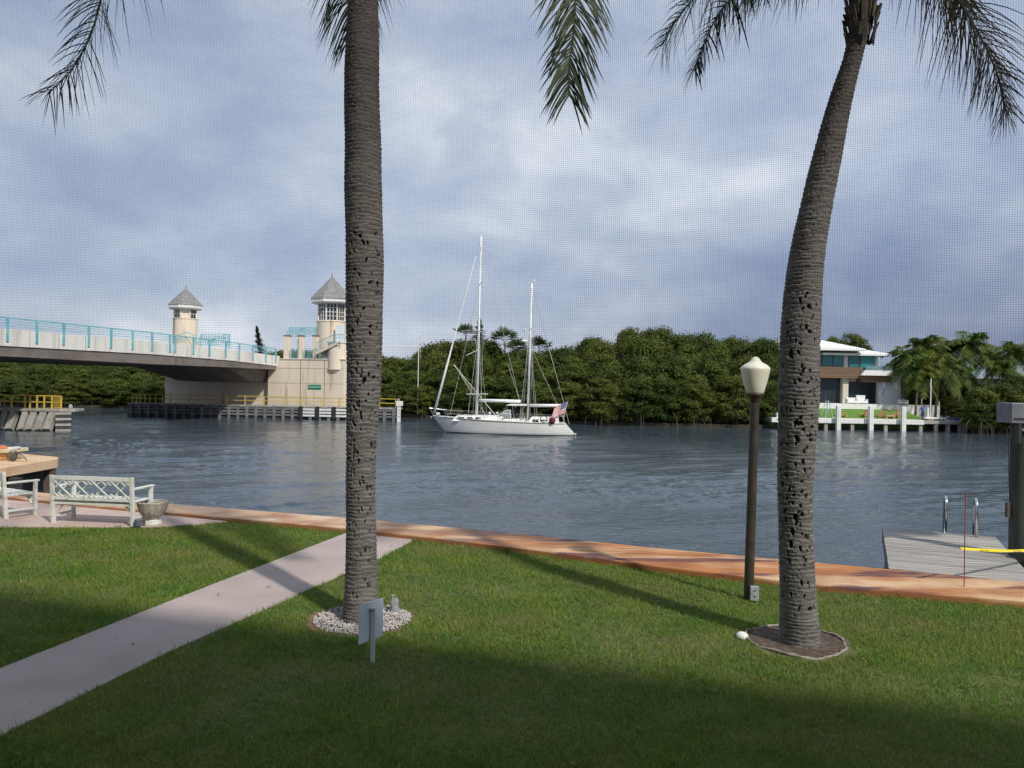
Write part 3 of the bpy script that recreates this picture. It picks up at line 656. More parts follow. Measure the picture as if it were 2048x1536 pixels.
# ------------------------------------------------------------------ lamp post
c = G(1497, 1200); YL = c.y
lamp = thing('lamp_post', 'black lamp post with cream acorn globe standing on the lawn by the leaning palm', 'lamp post', (c.x, c.y, 0))
a = Vector((c.x, c.y, 0)); b = W(1510, 789, YL)
MB().tube([a, a.lerp(b, .02), a.lerp(b, .021), b], [.068, .066, .060, .056], 20).build('pole', m_pole, lamp, smooth=True, auto=True)
MB().lathe(b, [(.056, -.10), (.065, -.09), (.065, -.05), (.10, -.02), (.115, .0), (.115, .015)], 24).build('collar', m_pole, lamp, smooth=True)
S = 1 / F * YL
prof = [(.098, .01), (.11, .03), (.135, .12), (.158, .21), (.176, .29), (.181, .318), (.180, .33), (.170, .347), (.150, .366), (.122, .384), (.094, .398), (.074, .413), (.060, .430), (.050, .447), (.036, .462), (.018, .472), (.004, .475)]
MB().lathe(b, prof, 32).build('globe', m_lamp, lamp, smooth=True)
bx = MB().box((c.x - .01, YL - .115, .02), (c.x + .095, YL - .062, .20)).build('outlet_box', m_greybox, lamp, bevel=.006)
for dz in (.08, .15): MB().lathe((c.x + .042, YL - .117, dz), [(.014, -.0), (.014, .004)], 10).build('outlet_cover', m_black, bx)

# ------------------------------------------------------------------ small sign seen from behind
c = G(745, 1325); Ys = c.y
sign = thing('garden_sign', 'small pale blue sign on a post seen from behind before the pebble ring', 'sign', (c.x, c.y, 0))
T = Matrix.Translation((c.x - .02, c.y + .02, 0)) @ Matrix.Rotation(R_(56), 4, 'Z')
MB(T).box((-.165, -.004, .205), (.155, .004, .575)).build('panel', m_sign, sign, bevel=.002)
MB(Matrix.Translation((c.x, c.y - .005, 0))).box((-.021, -.012, -.05), (.021, .012, .52)).build('post', m_sign, sign, bevel=.003)
MB().lathe((c.x - .01, c.y - .02, .5), [(.018, 0), (.018, .015), (.008, .02)], 10).build('bolt', m_greybox, sign)

# ------------------------------------------------------------------ benches
def bench(loc, rot, L_, label, D=.55):
    t = thing('garden_bench', label, 'bench', loc, 'white lattice benches facing the canal', rotz=rot)
    h, sh = .87, .42
    for sx in (-1, 1):
        x = sx * (L_ / 2 - .03)
        MB().add([(x - .03, -.035, 0), (x + .03, -.035, 0), (x + .03, .035, 0), (x - .03, .035, 0), (x - .03, -.09, h), (x + .03, -.09, h), (x + .03, -.035, h), (x - .03, -.035, h)],
                 [(0, 3, 2, 1), (4, 5, 6, 7), (0, 1, 5, 4), (1, 2, 6, 5), (2, 3, 7, 6), (3, 0, 4, 7)]).build('leg', m_bench, t, local=True, bevel=.005)
        MB().box((x - .03, D - .06, 0), (x + .03, D, .64)).build('leg', m_bench, t, local=True, bevel=.005)
        MB().box((x - .04, -.03, .64), (x + .04, D + .03, .675)).build('armrest', m_bench, t, local=True, bevel=.008)
        MB().box((x - .015, .03, .12), (x + .015, D - .05, .165)).build('stretcher', m_bench, t, local=True)
    MB().box((-L_ / 2 + .06, -.02, sh - .07), (L_ / 2 - .06, .01, sh - .012)).box((-L_ / 2 + .06, D - .06, sh - .09), (L_ / 2 - .06, D - .03, sh - .012)).build('seat_rail', m_bench, t, local=True)
    for k in range(7):
        y = -.005 + k * (D / 6.6); MB().box((-L_ / 2 + .03, y, sh - .01), (L_ / 2 - .03, y + .062, sh + .012)).build('seat_slat', m_bench, t, local=True, bevel=.003)
    lean = lambda z: -.01 - .055 * (z / h)
    MB().beam((-L_ / 2 + .05, lean(.84), .83), (L_ / 2 - .05, lean(.84), .83), .03, .075).build('top_rail', m_bench, t, local=True, bevel=.004)
    MB().beam((-L_ / 2 + .05, lean(.44), .455), (L_ / 2 - .05, lean(.44), .455), .03, .05).build('bottom_rail', m_bench, t, local=True, bevel=.004)
    n = max(2, round((L_ - .12) / .42)); cw = (L_ - .12) / n; z0, z1 = .48, .795
    for i in range(n):
        xa = -L_ / 2 + .06 + i * cw; xb = xa + cw; xm = (xa + xb) / 2; zm = (z0 + z1) / 2
        q = .25
        segs = [((xa, z0), (xb, z1)), ((xa, z1), (xb, z0)), ((xa + cw * q, z0), (xa, z0 + (z1 - z0) * q)), ((xb - cw * q, z0), (xb, z0 + (z1 - z0) * q)),
                ((xa + cw * .5, z0), (xa + cw * .25, zm - (zm - z0) * .5)), ((xa + cw * .5, z0), (xa + cw * .75, zm - (zm - z0) * .5)),
                ((xa + cw * .5, z1), (xa + cw * .25, zm + (z1 - zm) * .5)), ((xa + cw * .5, z1), (xa + cw * .75, zm + (z1 - zm) * .5)),
                ((xa + cw * .25, z1), (xa, z1 - (z1 - z0) * q)), ((xb - cw * .25, z1), (xb, z1 - (z1 - z0) * q))]
        for k, (p, q_) in enumerate(segs):
            yy = (lean(.64)) + (.011 if k == 0 else -.011 if k == 1 else 0)
            MB().beam((p[0], yy - (p[1] - zm) * .06, p[1]), (q_[0], yy - (q_[1] - zm) * .06, q_[1]), .018, .022, (0, 1, 0)).build('slat', m_bench, t, local=True)
    for sx in (-1, 1):
        for ys in (0.04, D - .07): MB().beam((sx * (L_ / 2 - .07), ys, .22), (sx * (L_ / 2 - .19), ys, .34), .02, .05, (0, 1, 0)).build('brace', m_bench, t, local=True)
    return t
pa, pb = G(107, 1046, .03), G(266, 1053, .03)
ctr = (pa + pb) / 2; L2 = (pb - pa).length + .06
bench((ctr.x, ctr.y, .03), math.atan2(pb.y - pa.y, pb.x - pa.x), L2, 'white lattice back bench, the one beside the stone urn')
p0, p1 = G(12, 1038, .03), G(70, 1030, .03); dd = (p1 - p0).normalized(); rot = math.atan2(dd.y, dd.x) - math.pi / 2
side_ = Vector((-dd.y, dd.x, 0)); ctr = p0 + side_ * .62
bench((ctr.x, ctr.y, .03), rot, 1.3, 'white lattice back bench cut off at the picture edge, turned towards the other bench')
# urn
c = G(305, 1046, .03)
urn = thing('stone_urn', 'weathered pale stone urn planter standing at the end of the bench', 'planter', (c.x, c.y, .03))
MB().lathe(c, [(.16, 0), (.16, .05), (.10, .06), (.09, .075)], 24).build('foot', m_white, urn, smooth=True, auto=True)
n = 40; vs = []; fs = []; prof = [(.09, .07), (.12, .10), (.18, .15), (.225, .24), (.25, .33), (.262, .37), (.27, .39), (.255, .40), (.235, .385), (.22, .33), (.02, .31)]
for r, z in prof:
    for k in range(n):
        a = 6.2832 * k / n; q = r * (1 + (.045 if .1 < z < .37 and r > .15 else 0) * math.cos(a * 14)); vs.append((c.x + q * math.cos(a), c.y + q * math.sin(a), c.z + z))
for i in range(len(prof) - 1):
    for k in range(n): fs.append((i * n + k, i * n + (k + 1) % n, (i + 1) * n + (k + 1) % n, (i + 1) * n + k))
fs.append(tuple(range((len(prof) - 1) * n, len(prof) * n)))
MB().add(vs, fs).build('bowl', m_urn, urn, smooth=True)
MB().lathe(c, [(.215, .31), (.215, .345), (.02, .36)], 20).build('soil', m_soil, urn)
c = G(276, 1058)
spk = thing('path_light', 'small slate grey ground light beside the bench leg', 'ground light', (c.x, c.y, 0))
MB().lathe(c, [(.03, 0), (.03, .05), (.06, .06), (.065, .16), (.05, .175)], 14).build('head', mat('slate_plastic', (.10, .12, .15), .5), spk, smooth=True, auto=True)
MB().tube([(c.x + .05, c.y + .12, 0), (c.x + .05, c.y + .12, .26)], .022, 8).build('stake', m_trunk, spk)

# ------------------------------------------------------------------ neighbour's jetty and things on it
j = [G(-420, 1010, .12), G(0, 936, .12), G(115, 917.5, .12), G(117, 914, .12), G(41, 907, .12), G(-420, 885, .12)]
jet = thing('concrete_jetty', 'thick rust streaked concrete jetty head over the water behind the benches', 'jetty', (j[2].x, j[2].y, WATER))
MB().prism([(p.x, p.y) for p in j], -.17, .12).build('deck', m_capleft, jet, bevel=.02)
for px, py in ((90, 921), (20, 938), (-60, 955)):
    p = G(px, py, .1) + Vector((.0, .25, 0)); MB().box((p.x - .12, p.y - .12, -3), (p.x + .12, p.y + .12, -.17)).build('pile', m_darktimber if px < 80 else m_trunk, jet)
p = G(0, 930, .12); q = G(78, 918, .12)
MB().prism([(p.x - 6, p.y + 2.2), (p.x, p.y + .7), (q.x, q.y + .35), (q.x, q.y + .6), (p.x, p.y + 1.1), (p.x - 6, p.y + 2.6)], -3, -.17).build('deck_shadow_fill', m_darktimber, jet)  # near-black infill, stands in for the shadow under the jetty deck
c = W(12, 915, 23.4); c.z = .12
tb = thing('stone_stand', 'tan stone stand with a pale slab top on the jetty', 'stand', tuple(c))
MB().box((c.x - 1.0, c.y - .3, .12), (c.x + .20, c.y + .3, .34)).build('base', m_capleft, tb, bevel=.02)
MB().box((c.x - 1.1, c.y - .42, .36), (c.x + .42, c.y + .42, .46)).box((c.x - .98, c.y - .28, .34), (c.x + .18, c.y + .28, .36)).build('slab', mat('pale_slab', (.66, .6, .42), .7, (.5, .44, .3), 4), tb, bevel=.015)
MB().beam((c.x + .12, c.y - .1, .48), (c.x + .45, c.y - .05, .50), .12, .05).build('pale_board', m_white, tb)
solo(MB().lathe((c.x + .0, c.y - .2, .462), [(.16, 0), (.15, .05), (.09, .10), (.02, .11)], 10), 'orange_bundle', mat('orange_cloth', (.6, .13, .04), .9, (.5, .2, .1), 8), 'small orange bundle lying on the pale slab', 'bundle', (c.x, c.y - .2, .462))
c = W(25, 919, 22.9); c.z = .12
pl = thing('ragged_plant', 'ragged grey dried plant with bent stems on the jetty beside the stand', 'plant', tuple(c)); g = random.Random(8)
mb = MB()
for k in range(30):
    a = g.uniform(0, 6.28); mb.beam(c + Vector((0, 0, .0)), c + Vector((math.cos(a) * g.uniform(.02, .14), math.sin(a) * .1, g.uniform(.05, .32))), .05, .01, (0, 1, 0))
mb.build('leaves', mat('dry_grey', (.16, .14, .12), .9), pl)
mb = MB()
for dx, h_, e in ((.14, .27, .1), (.3, .24, .38), (.22, .30, .16)):
    mb.tube([c + Vector((0, 0, .1)), c + Vector((dx * .6, 0, h_)), c + Vector((dx, 0, h_ * .8)), c + Vector((dx + e * .5, -.1, .04 + .1 * (e < .2)))], .012, 5)
mb.build('stem', mat('dark_stem', (.05, .045, .045), .8), pl)

# ------------------------------------------------------------------ right dock with ladder, tape, pile
A = G(1765, 1055); B = G(1778, 1136); Cc = G(1985, 1075); nrm = (A - B); nrm.z = 0; DL = nrm.length; nrm.normalize(); al_ = Vector((nrm.y, -nrm.x, 0))
wdt = 1.88
dock = thing('wooden_dock', 'weathered grey wooden plank dock beyond the seawall beside the ladder', 'dock', (B.x, B.y, -.05))
npl = 26
lin = lambda p, q, t: p + (q - p) * t
plank_me = None
for k in range(npl):
    s0 = DL * k / npl; s1 = s0 + DL / npl - .008
    jit = rnd.uniform(-.004, .004)
    me = bpy.data.meshes.new('plank'); vs = []
    for z in (-.045 + jit, -.005 + jit):
        for (s, u) in ((s0, 0), (s0, wdt), (s1, wdt), (s1, 0)):
            p = B + nrm * s + al_ * (u + (rnd.uniform(-.006, .006))); vs.append((p.x - B.x, p.y - B.y, z + .05))
    me.from_pydata(vs, [], [(0, 3, 2, 1), (4, 5, 6, 7), (0, 1, 5, 4), (1, 2, 6, 5), (2, 3, 7, 6), (3, 0, 4, 7)]); link('plank', me, m_dock, dock)
for u in (.02, wdt - .02):
    p = B + al_ * u; q = p + nrm * DL; MB().beam(p + Vector((0, 0, -.15)), q + Vector((0, 0, -.15)), .05, .2).build('side_beam', m_timber, dock)
for u in (.15, wdt - .15):
    for s in (.3, DL - .3):
        p = B + al_ * u + nrm * s; MB().lathe((p.x, p.y, -3), [(.11, 0), (.11, 2.94)], 12).build('pile', m_pile, dock)
lad = thing('dock_ladder', 'bright steel ladder with two looped handrails at the end of the dock', 'ladder', tuple(G(1925, 1065)))
for px, pz in ((1892, 995), (1953, 1000)):
    foot = G(px, 1062 if px < 1900 else 1074); Yh = foot.y; top = W(px + 1, pz, Yh); n2 = nrm
    P_ = [foot, foot + Vector((0, 0, top.z - foot.z - .12)), foot + Vector((0, 0, top.z - foot.z - .03)) + n2 * .05, foot + Vector((0, 0, top.z - foot.z)) + n2 * .15, foot + Vector((0, 0, top.z - foot.z - .05)) + n2 * .34, foot + Vector((0, 0, top.z - foot.z - .2)) + n2 * .42, foot + Vector((0, 0, -2.2)) + n2 * .42]
    MB().tube(P_, .024, 10).build('handrail', m_steel, lad, smooth=True)
f1, f2 = G(1892, 1062), G(1953, 1074)
for dz in (-.25, -.55, -.85, -1.15): MB().beam(f1 + nrm * .42 + Vector((0, 0, dz)), f2 + nrm * .42 + Vector((0, 0, dz)), .06, .03).build('rung', m_steel, lad)
st0 = G(1928, 1188); st1 = W(1931, 985, st0.y)
solo(MB().tube([st0, st1], .007, 6), 'marker_rod', mat('rust_red', (.30, .06, .03), .7), 'thin rust red rod standing upright at the grass edge of the seawall', 'rod', tuple(st0))
# pile and boat-lift beam at the right edge
Yp = 12.6
p = W(2044, 900, Yp); pr = .17
pile = thing('lift_piling', 'thick mossy green timber piling under a grey metal lift head', 'piling', (p.x, p.y, WATER))
MB().lathe((p.x, p.y, -3), [(pr, 0), (pr, 4.95 + (W(2044, 845, Yp).z - 1.95)), (pr * .9, 4.97 + (W(2044, 845, Yp).z - 1.95))], 20).build('post', m_pile, pile, smooth=True, auto=True)
zt, zb = W(2044, 806, Yp).z, W(2044, 846, Yp).z
x0 = W(2008, 820, Yp).x
cp = MB().box((x0, Yp - .2, zb - .0), (x0 + 1.5, Yp + .2, zt)).build('lift_head', mat('lift_grey', (.17, .18, .21), .5, (.13, .14, .16), 6), pile, bevel=.01)
MB().box((x0 + .03, Yp - .205, zb + .05), (x0 + 1.4, Yp - .2, zb + .09)).build('seam', m_black, cp)
MB().beam((x0 + .12, Yp - .19, zb - .10), (x0 + 1.3, Yp - .19, zb - .10), .05, .04).build('axle', m_steel, pile)
MB().beam((x0 + .13, Yp - .17, zb), (x0 + .13, Yp - .17, zb - .32), .05, .1).build('bracket', m_black, pile)
cz = W(2016, 870, Yp); czb = W(2019, 1000, Yp)
MB().tube([cz, czb], .006, 5).build('cable', m_black, pile); q = W(2016, 1020, Yp)
MB().box((q.x - .03, Yp - .03, W(2016, 1035, Yp).z), (q.x + .02, Yp + .03, W(2016, 1005, Yp).z)).build('weight', m_trunk, pile)
# black block stands in for the shadow beneath the boat lift
q = W(2046, 1120, 11.9)
solo(MB().prism([(8.12, 12.4), (9.3, 11.9), (9.6, 13.2), (8.68, 13.2)], -1.9, .1), 'lift_shadow_block', m_black, 'black block standing in for the shadow at the foot of the mossy piling', 'shadow_block', (q.x, 12.2, -.6))
# caution tape
t0 = W(1922, 1097, st0.y); t1 = W(2100, 1098, Yp - .4)
tape = thing('caution_tape', 'yellow caution tape with black print strung from the rust rod to the piling', 'tape', tuple(t0))
vs = []; fs = []; nn = 40
for k in range(nn + 1):
    s = k / nn; p = t0.lerp(t1, s); p.z -= .03 * math.sin(math.pi * s); tw = .9 + .25 * math.sin(s * 14); hh = .022
    vs += [(p.x, p.y - hh * math.sin(tw), p.z - hh * math.cos(tw * .8)), (p.x, p.y + hh * math.sin(tw), p.z + hh * math.cos(tw * .8))]
for k in range(nn): fs.append((2 * k, 2 * k + 2, 2 * k + 3, 2 * k + 1))
MB().add(vs, fs).build('band', m_tape, tape)
def as_mesh(cu, name):                                  # lettering as a real mesh
    tmp = bpy.data.objects.new(name, cu); COL.objects.link(tmp); bpy.context.view_layer.update()
    me = bpy.data.meshes.new_from_object(tmp); bpy.data.objects.remove(tmp); o = bpy.data.objects.new(name, me); COL.objects.link(o); return o
def text(s, parent, M, size, m, name='lettering', depth=.0):
    cu = bpy.data.curves.new(name, 'FONT'); cu.body = s; cu.size = size; cu.align_x = 'CENTER'; cu.align_y = 'CENTER'; cu.extrude = depth
    cu.materials.append(m); o = as_mesh(cu, name); o.parent = parent
    o.matrix_local = Matrix.Translation(-org(parent)) @ M; return o
dv = (t1 - t0).normalized(); yv = Vector((0, .35, .94)); yv = (yv - dv * yv.dot(dv)).normalized(); nv_ = dv.cross(yv)
mm = Matrix((dv, yv, nv_)).transposed().to_4x4()
for k, f_ in enumerate((.22, .58)):
    p = t0.lerp(t1, f_); p.z -= .03 * math.sin(math.pi * f_)
    text('CAUTION  CAUTION', tape, Matrix.Translation(p + Vector((0, -.028, .0))) @ mm, .034, m_black)

# ------------------------------------------------------------------ far land
sh = [(-420, 140), (-160, 122), (-72, 113), (-58, 115), (-37, 109), (-15, 104), (-11, 99.5), (10, 89.5), (27, 88.2), (36, 91), (52, 91), (53, 84), (70, 82), (130, 76), (420, 60)]
bank = [(x, y + .8 * math.sin(x * 1.3)) for x, y in sh]
mb = MB().prism(bank + [(420, 700), (-420, 700)], -3, -1.45)
o = mb.build('far_bank', m_bankmud); tag(o, 'muddy bank the mangroves and the villa stand on', None, None, 'structure')

def crown_mesh(seed, rx, ry, rz, nblob, nleaf, ls, flat=.55):
    g = np.random.default_rng(seed); V = []; 
    C_ = []
    for k in range(nblob):
        u = g.normal(size=3); u /= np.linalg.norm(u); u[2] = abs(u[2]) * 1.1 - .35
        r = g.uniform(.55, 1.0); C_.append((u * r * np.array([rx, ry, rz]), g.uniform(.55, 1.15)))
    pts = []; nrmv = []
    for c_, br in C_:
        m_ = nleaf // nblob; d = g.normal(size=(m_, 3)); d /= np.linalg.norm(d, axis=1)[:, None]; d[:, 2] = np.where(d[:, 2] < -.2, -d[:, 2] * .6, d[:, 2])
        rad = br * g.uniform(.65, 1.08, size=(m_, 1)); pts.append(c_ + d * rad * np.array([1, 1, flat])); nrmv.append(d)
    P_ = np.concatenate(pts); D = np.concatenate(nrmv); n = len(P_)
    D = D + g.normal(size=(n, 3)) * .45; D /= np.linalg.norm(D, axis=1)[:, None]
    a = np.cross(D, g.normal(size=(n, 3))); a /= np.linalg.norm(a, axis=1)[:, None]; b = np.cross(D, a)
    s = ls * g.uniform(.6, 1.3, size=(n, 1))
    V = np.stack([P_ - a * s, P_ - b * s * .5 + D * s * .1, P_ + a * s, P_ + b * s * .5 + D * s * .1], 1).reshape(-1, 3)
    return npmesh('crown', V, np.arange(n * 4).reshape(-1, 4))
def full_crown(seed, nb=110, nl=21000, ls=.11):
    """a whole leafy crown 6 m wide and 7 m tall: leaf clusters on an uneven rounded column"""
    g = np.random.default_rng(seed); pts = []; nr = []
    for k in range(nb):
        h = g.random() ** .8; a = g.random() * 6.283; R0 = 2.35 * (math.sin(math.pi * (.16 + .80 * h)) ** .6) * g.uniform(.55, 1.08)
        c_ = np.array([math.cos(a) * R0, math.sin(a) * R0, .35 + 6.0 * h]); br = g.uniform(.35, .95); m_ = int(nl / nb * br ** 1.5 / .55)
        d = g.normal(size=(m_, 3)); d /= np.linalg.norm(d, axis=1)[:, None]; d[:, 2] = np.where(d[:, 2] < -.35, -d[:, 2] * .7, d[:, 2])
        pts.append(c_ + d * br * g.uniform(.4, 1.3, size=(m_, 1)) * np.array([1, 1, .8])); nr.append(d)
    P_ = np.concatenate(pts); D = np.concatenate(nr); n = len(P_); D = D + g.normal(size=(n, 3)) * .5; D[:, 2] += .25; D /= np.linalg.norm(D, axis=1)[:, None]
    a = np.cross(D, g.normal(size=(n, 3))); a /= np.linalg.norm(a, axis=1)[:, None]; b = np.cross(D, a); s = ls * g.uniform(.55, 1.35, size=(n, 1))
    V = np.stack([P_ - a * s, P_ - b * s * .5 + D * s * .15, P_ + a * s, P_ + b * s * .5 + D * s * .15], 1).reshape(-1, 3)
    V[:, 2] -= V[:, 2].min(); V[:, 2] *= 7.0 / V[:, 2].max()
    return npmesh('crown', V, np.arange(n * 4).reshape(-1, 4))
crowns = [full_crown(100 + i) for i in range(7)]
def trunk_mesh(seed, h, r=.12):
    g = random.Random(seed); mb = MB()
    for k in range(4):
        a = g.uniform(0, 6.28); mb.tube([(math.cos(a) * .1, math.sin(a) * .1, 0), (math.cos(a) * .5, math.sin(a) * .5, h * .5), (math.cos(a) * 1.3, math.sin(a) * 1.3, h)], [r, r * .7, r * .3], 5)
    me = bpy.data.meshes.new('trunk'); me.from_pydata(mb.v, [], mb.f); me.update(); return me
trunks = [trunk_mesh(i, 1.0) for i in range(3)]
def root_mesh(seed):
    g = random.Random(seed); mb = MB()
    for k in range(16):
        a = g.uniform(0, 6.28); r = g.uniform(.5, 2.3); h = g.uniform(.9, 2.0)
        mb.tube([(math.cos(a) * r, math.sin(a) * r, -.4), (math.cos(a) * r * .9, math.sin(a) * r * .9, h * .5), (math.cos(a) * r * .5, math.sin(a) * r * .5, h)], .035, 4)
    me = bpy.data.meshes.new('prop_roots'); me.from_pydata(mb.v, [], mb.f); me.update(); return me
roots = [root_mesh(i) for i in range(3)]
for me in crowns: me.materials.append(m_mang)
for me in trunks: me.materials.append(m_trunk)
for me in roots: me.materials.append(m_root)
def tree(x, y, zbase, ztop, w_, label, group, rts=False, name='mangrove_tree', cr=None, mt=None, cat='tree'):
    t = thing(name, label, cat, (x, y, zbase), group)
    H = ztop - zbase; low = .3 if name.startswith('mangrove') else H * .25; ch = H - low
    k = rnd.randrange(len(crowns)); me = cr or crowns[k]
    c_ = link('crown', me, mt, t); c_.location = (0, 0, low); c_.rotation_euler = (0, 0, rnd.uniform(0, 6.28)); c_.scale = (w_ / 6.0, w_ / 6.0, ch / 7.0)
    tr_ = link('trunk', trunks[k % 3], None, t); tr_.scale = (w_ / 7, w_ / 7, H * .6)
    if rts:
        r_ = link('prop_roots', roots[k % 3], None, t); r_.rotation_euler = (0, 0, rnd.uniform(0, 6.28))
    return t
def shore_y(x): return float(np.interp(x, [p[0] for p in sh], [p[1] for p in sh]))
def skyline(px):                                          # y of the tree tops in the photograph
    return float(np.interp(px, [-300, 0, 340, 500, 640, 700, 760, 850, 870, 900, 960, 1040, 1110, 1150, 1200, 1300, 1400, 1500, 1560, 1640, 1800, 2100],
                           [700, 712, 722, 712, 705, 705, 712, 712, 692, 684, 686, 700, 708, 694, 678, 667, 673, 680, 682, 690, 700, 700]))
GL = {'a': ('mangrove tree in the dense shore wood left of the sailboat and under the bridge', 'mangroves on the left far shore'),
      'b': ('mangrove tree in the tall dense shore wood right of the sailboat masts', 'mangroves in the tall shore wood'),
      'c': ('mangrove tree in the lower shore wood behind the sailboat masts', 'mangroves behind the sailboat')}
for row, (dy, step, frac) in enumerate(((1.0, 3.7, .56), (4.5, 3.9, .78), (9.0, 4.2, .93), (13.5, 4.2, 1.0), (18, 4.6, 1.0))):
    x = -104.0 + rnd.random() * 3
    while x < 33:
        yy = shore_y(x) + dy + rnd.uniform(-.8, .8); px = 1024 + F * x / yy
        if px < -260: x += 12; continue
        if 1545 < px: break
        yt = skyline(px); ztop = EYE + (770 + (px - 1024) * .01745 - yt) / F * yy
        H = (ztop - WATER) * frac * rnd.uniform(.99, 1.13)
        k = 'a' if px < 800 else ('b' if px > 1115 else 'c')
        tree(x, yy, WATER + .1, WATER + H, rnd.uniform(4.8, 7.0) * (1 + .09 * row), GL[k][0], GL[k][1], rts=(row == 0))
        x += step * rnd.uniform(.75, 1.25)

# palms far away: trunk + feather crown
def feather_mesh(seed, L_=2.6, nf=30, droopy=1.25):
    g = random.Random(seed); V = []; Fq = []
    for k in range(nf):
        a = 6.283 * 2.4 * k / nf + g.uniform(-.2, .2); e = R_(g.uniform(-35, 78)); l_ = L_ * g.uniform(.85, 1.1); hang = droopy * g.uniform(.9, 1.6)
        h = Vector((math.cos(a), math.sin(a), 0)); S_ = Vector((-h.y, h.x, 0)); prev = None; ns = 26
        for i in range(ns):
            s = (i + .5) / ns; p = h * (l_ * math.cos(e) * s * (1 - .15 * s)) + Vector((0, 0, l_ * math.sin(e) * s - hang * s ** 2.2))
            T_ = (h * math.cos(e) + Vector((0, 0, math.sin(e) - hang * 2.2 / l_ * s ** 1.2))).normalized()
            ll = .74 * math.sin(math.pi * min(1, .12 + .88 * s)) ** .6 + .12
            for sg in (-1, 1):
                d = (S_ * sg * .8 + T_ * .55 + Vector((0, 0, -.45 * g.uniform(.4, 1.6)))).normalized(); wv = T_ * .05
                nb = len(V); V += [p - wv, p + wv, p + d * ll + wv * .3, p + d * ll - wv * .3]; Fq.append((nb, nb + 1, nb + 2, nb + 3))
    me = bpy.data.meshes.new('crown'); me.from_pydata([tuple(v) for v in V], [], Fq); me.update(); return me
def fan_mesh(seed, nf=26):
    g = random.Random(seed); V = []; Fq = []
    for k in range(nf):
        a = g.uniform(0, 6.283); e = R_(g.uniform(-50, 75)); d = Vector((math.cos(a) * math.cos(e), math.sin(a) * math.cos(e), math.sin(e))); c = d * g.uniform(.7, 1.1)
        u = d.cross(Vector((0, 0, 1))).normalized(); 
        for i in range(15):
            th = R_(-85 + 170 * i / 14); q = (d * math.cos(th) + u * math.sin(th)) * .85 * g.uniform(.85, 1.1) + Vector((0, 0, -.22 * g.random())); wv = d.cross(q).cross(q); wv = wv.normalized() * .035 if wv.length > 1e-4 else u * .035
            nb = len(V); V += [c - wv * .4, c + wv * .4, c + q * .6 + wv, c + q, c + q * .6 - wv]; Fq.append((nb, nb + 1, nb + 2, nb + 3, nb + 4))
        V += [c * 0, c * 0 + u * .02, c + u * .02, c]; nb = len(V) - 4; Fq.append((nb, nb + 1, nb + 2, nb + 3))
    me = bpy.data.meshes.new('crown'); me.from_pydata([tuple(v) for v in V], [], Fq); me.update(); return me
feath = [feather_mesh(i) for i in range(3)]; fans = [fan_mesh(i + 5) for i in range(2)]
for me in feath: me.materials.append(m_palmleaf)
for me in fans: me.materials.append(m_fanleaf)
def far_palm(px, pyc, Y, label, me, group=None, sc_=1.0, name='coconut_palm', lean=0.0, zb=-1.3, tr=.13, mt=None):
    c = W(px, pyc, Y); t = thing(name, label, 'palm tree', (c.x - lean, Y, zb), group)
    H = c.z - zb
    MB().tube([(c.x - lean, Y, zb), (c.x - lean * .7, Y, zb + H * .4), (c.x - lean * .2, Y, zb + H * .8), (c.x, Y, c.z)], [tr * 1.4, tr, tr * .9, tr * .8], 7).build('trunk', m_trunk if mt is None else mt, t, smooth=True)
    o = link('crown', me, None, t); o.location = (lean, 0, H); o.rotation_euler = (0, 0, rnd.uniform(0, 6.28)); o.scale = (sc_,) * 3
    return t
gp = 'fan palms behind the sailboat'
far_palm(932, 672, 108, 'fan palm left of the main mast top of the wood', fans[0], gp, 1.25, 'fan_palm')
far_palm(1010, 686, 106, 'fan palm between the two masts, tallest with drooping skirt', fans[1], gp, 1.5, 'fan_palm')
far_palm(1036, 706, 101, 'lower fan palm just left of the mizzen mast', fans[0], gp, 1.4, 'fan_palm')
far_palm(1078, 700, 106, 'fan palm just right of the mizzen mast', fans[1], gp, 1.25, 'fan_palm')
# casuarina-like conifers
def conifer(px, pyt, pyb, Y, wpx, label, lean=0.0):
    T_ = W(px, pyt, Y); B_ = W(px, pyb, Y); H = T_.z - B_.z; hw = wpx / 2 / F * Y; g = np.random.default_rng(int(px)); n = 2600
    t = thing('casuarina_tree', label, 'tree', (B_.x + lean, Y, WATER))
    s = g.random(n) ** .8; a = g.random(n) * 6.283; r = hw * (1.02 - s) * g.random(n) ** .5 * (.7 + .5 * np.sin(s * 40 + 3 * np.cos(a)))
    P_ = np.stack([B_.x + lean * (1 - s) + r * np.cos(a), Y + r * np.sin(a), B_.z + H * s], 1); d = np.stack([np.cos(a) * .5, np.sin(a) * .5, g.uniform(.1, .9, n)], 1) * .45
    sw = np.stack([-np.sin(a), np.cos(a), 0 * a], 1) * .05
    V = np.stack([P_ - sw, P_ + sw, P_ + d], 1).reshape(-1, 3) - np.array(org(t)); me = npmesh('crown', V, None, np.arange(n * 3).reshape(-1, 3)); link('crown', me, m_pine, t)
    MB().tube([(B_.x + lean, Y, WATER), (B_.x + lean, Y, B_.z), (T_.x, Y, T_.z)], [.16, .12, .03], 6).build('trunk', m_trunk, t)
conifer(512, 655, 722, 122, 34, 'slender dark casuarina poking up behind the bridge deck', .9)
conifer(958, 640, 700, 116, 56, 'sparse pale casuarina behind the main mast')
def bushy(px, pyt, Y, w_, label, name='round_tree', pyb=None):
    T_ = W(px, pyt, Y); return tree(T_.x, Y, -1.4, T_.z, w_, label, None, name=name)
bushy(1708, 660, 128, 7.5, 'round brownish tree rising behind the villa roof')
bushy(1668, 668, 132, 5, 'smaller tree rising left of the round tree behind the villa roof')
bushy(1532, 672, 97, 6, 'yellow green tree just left of the leaning palm trunk')
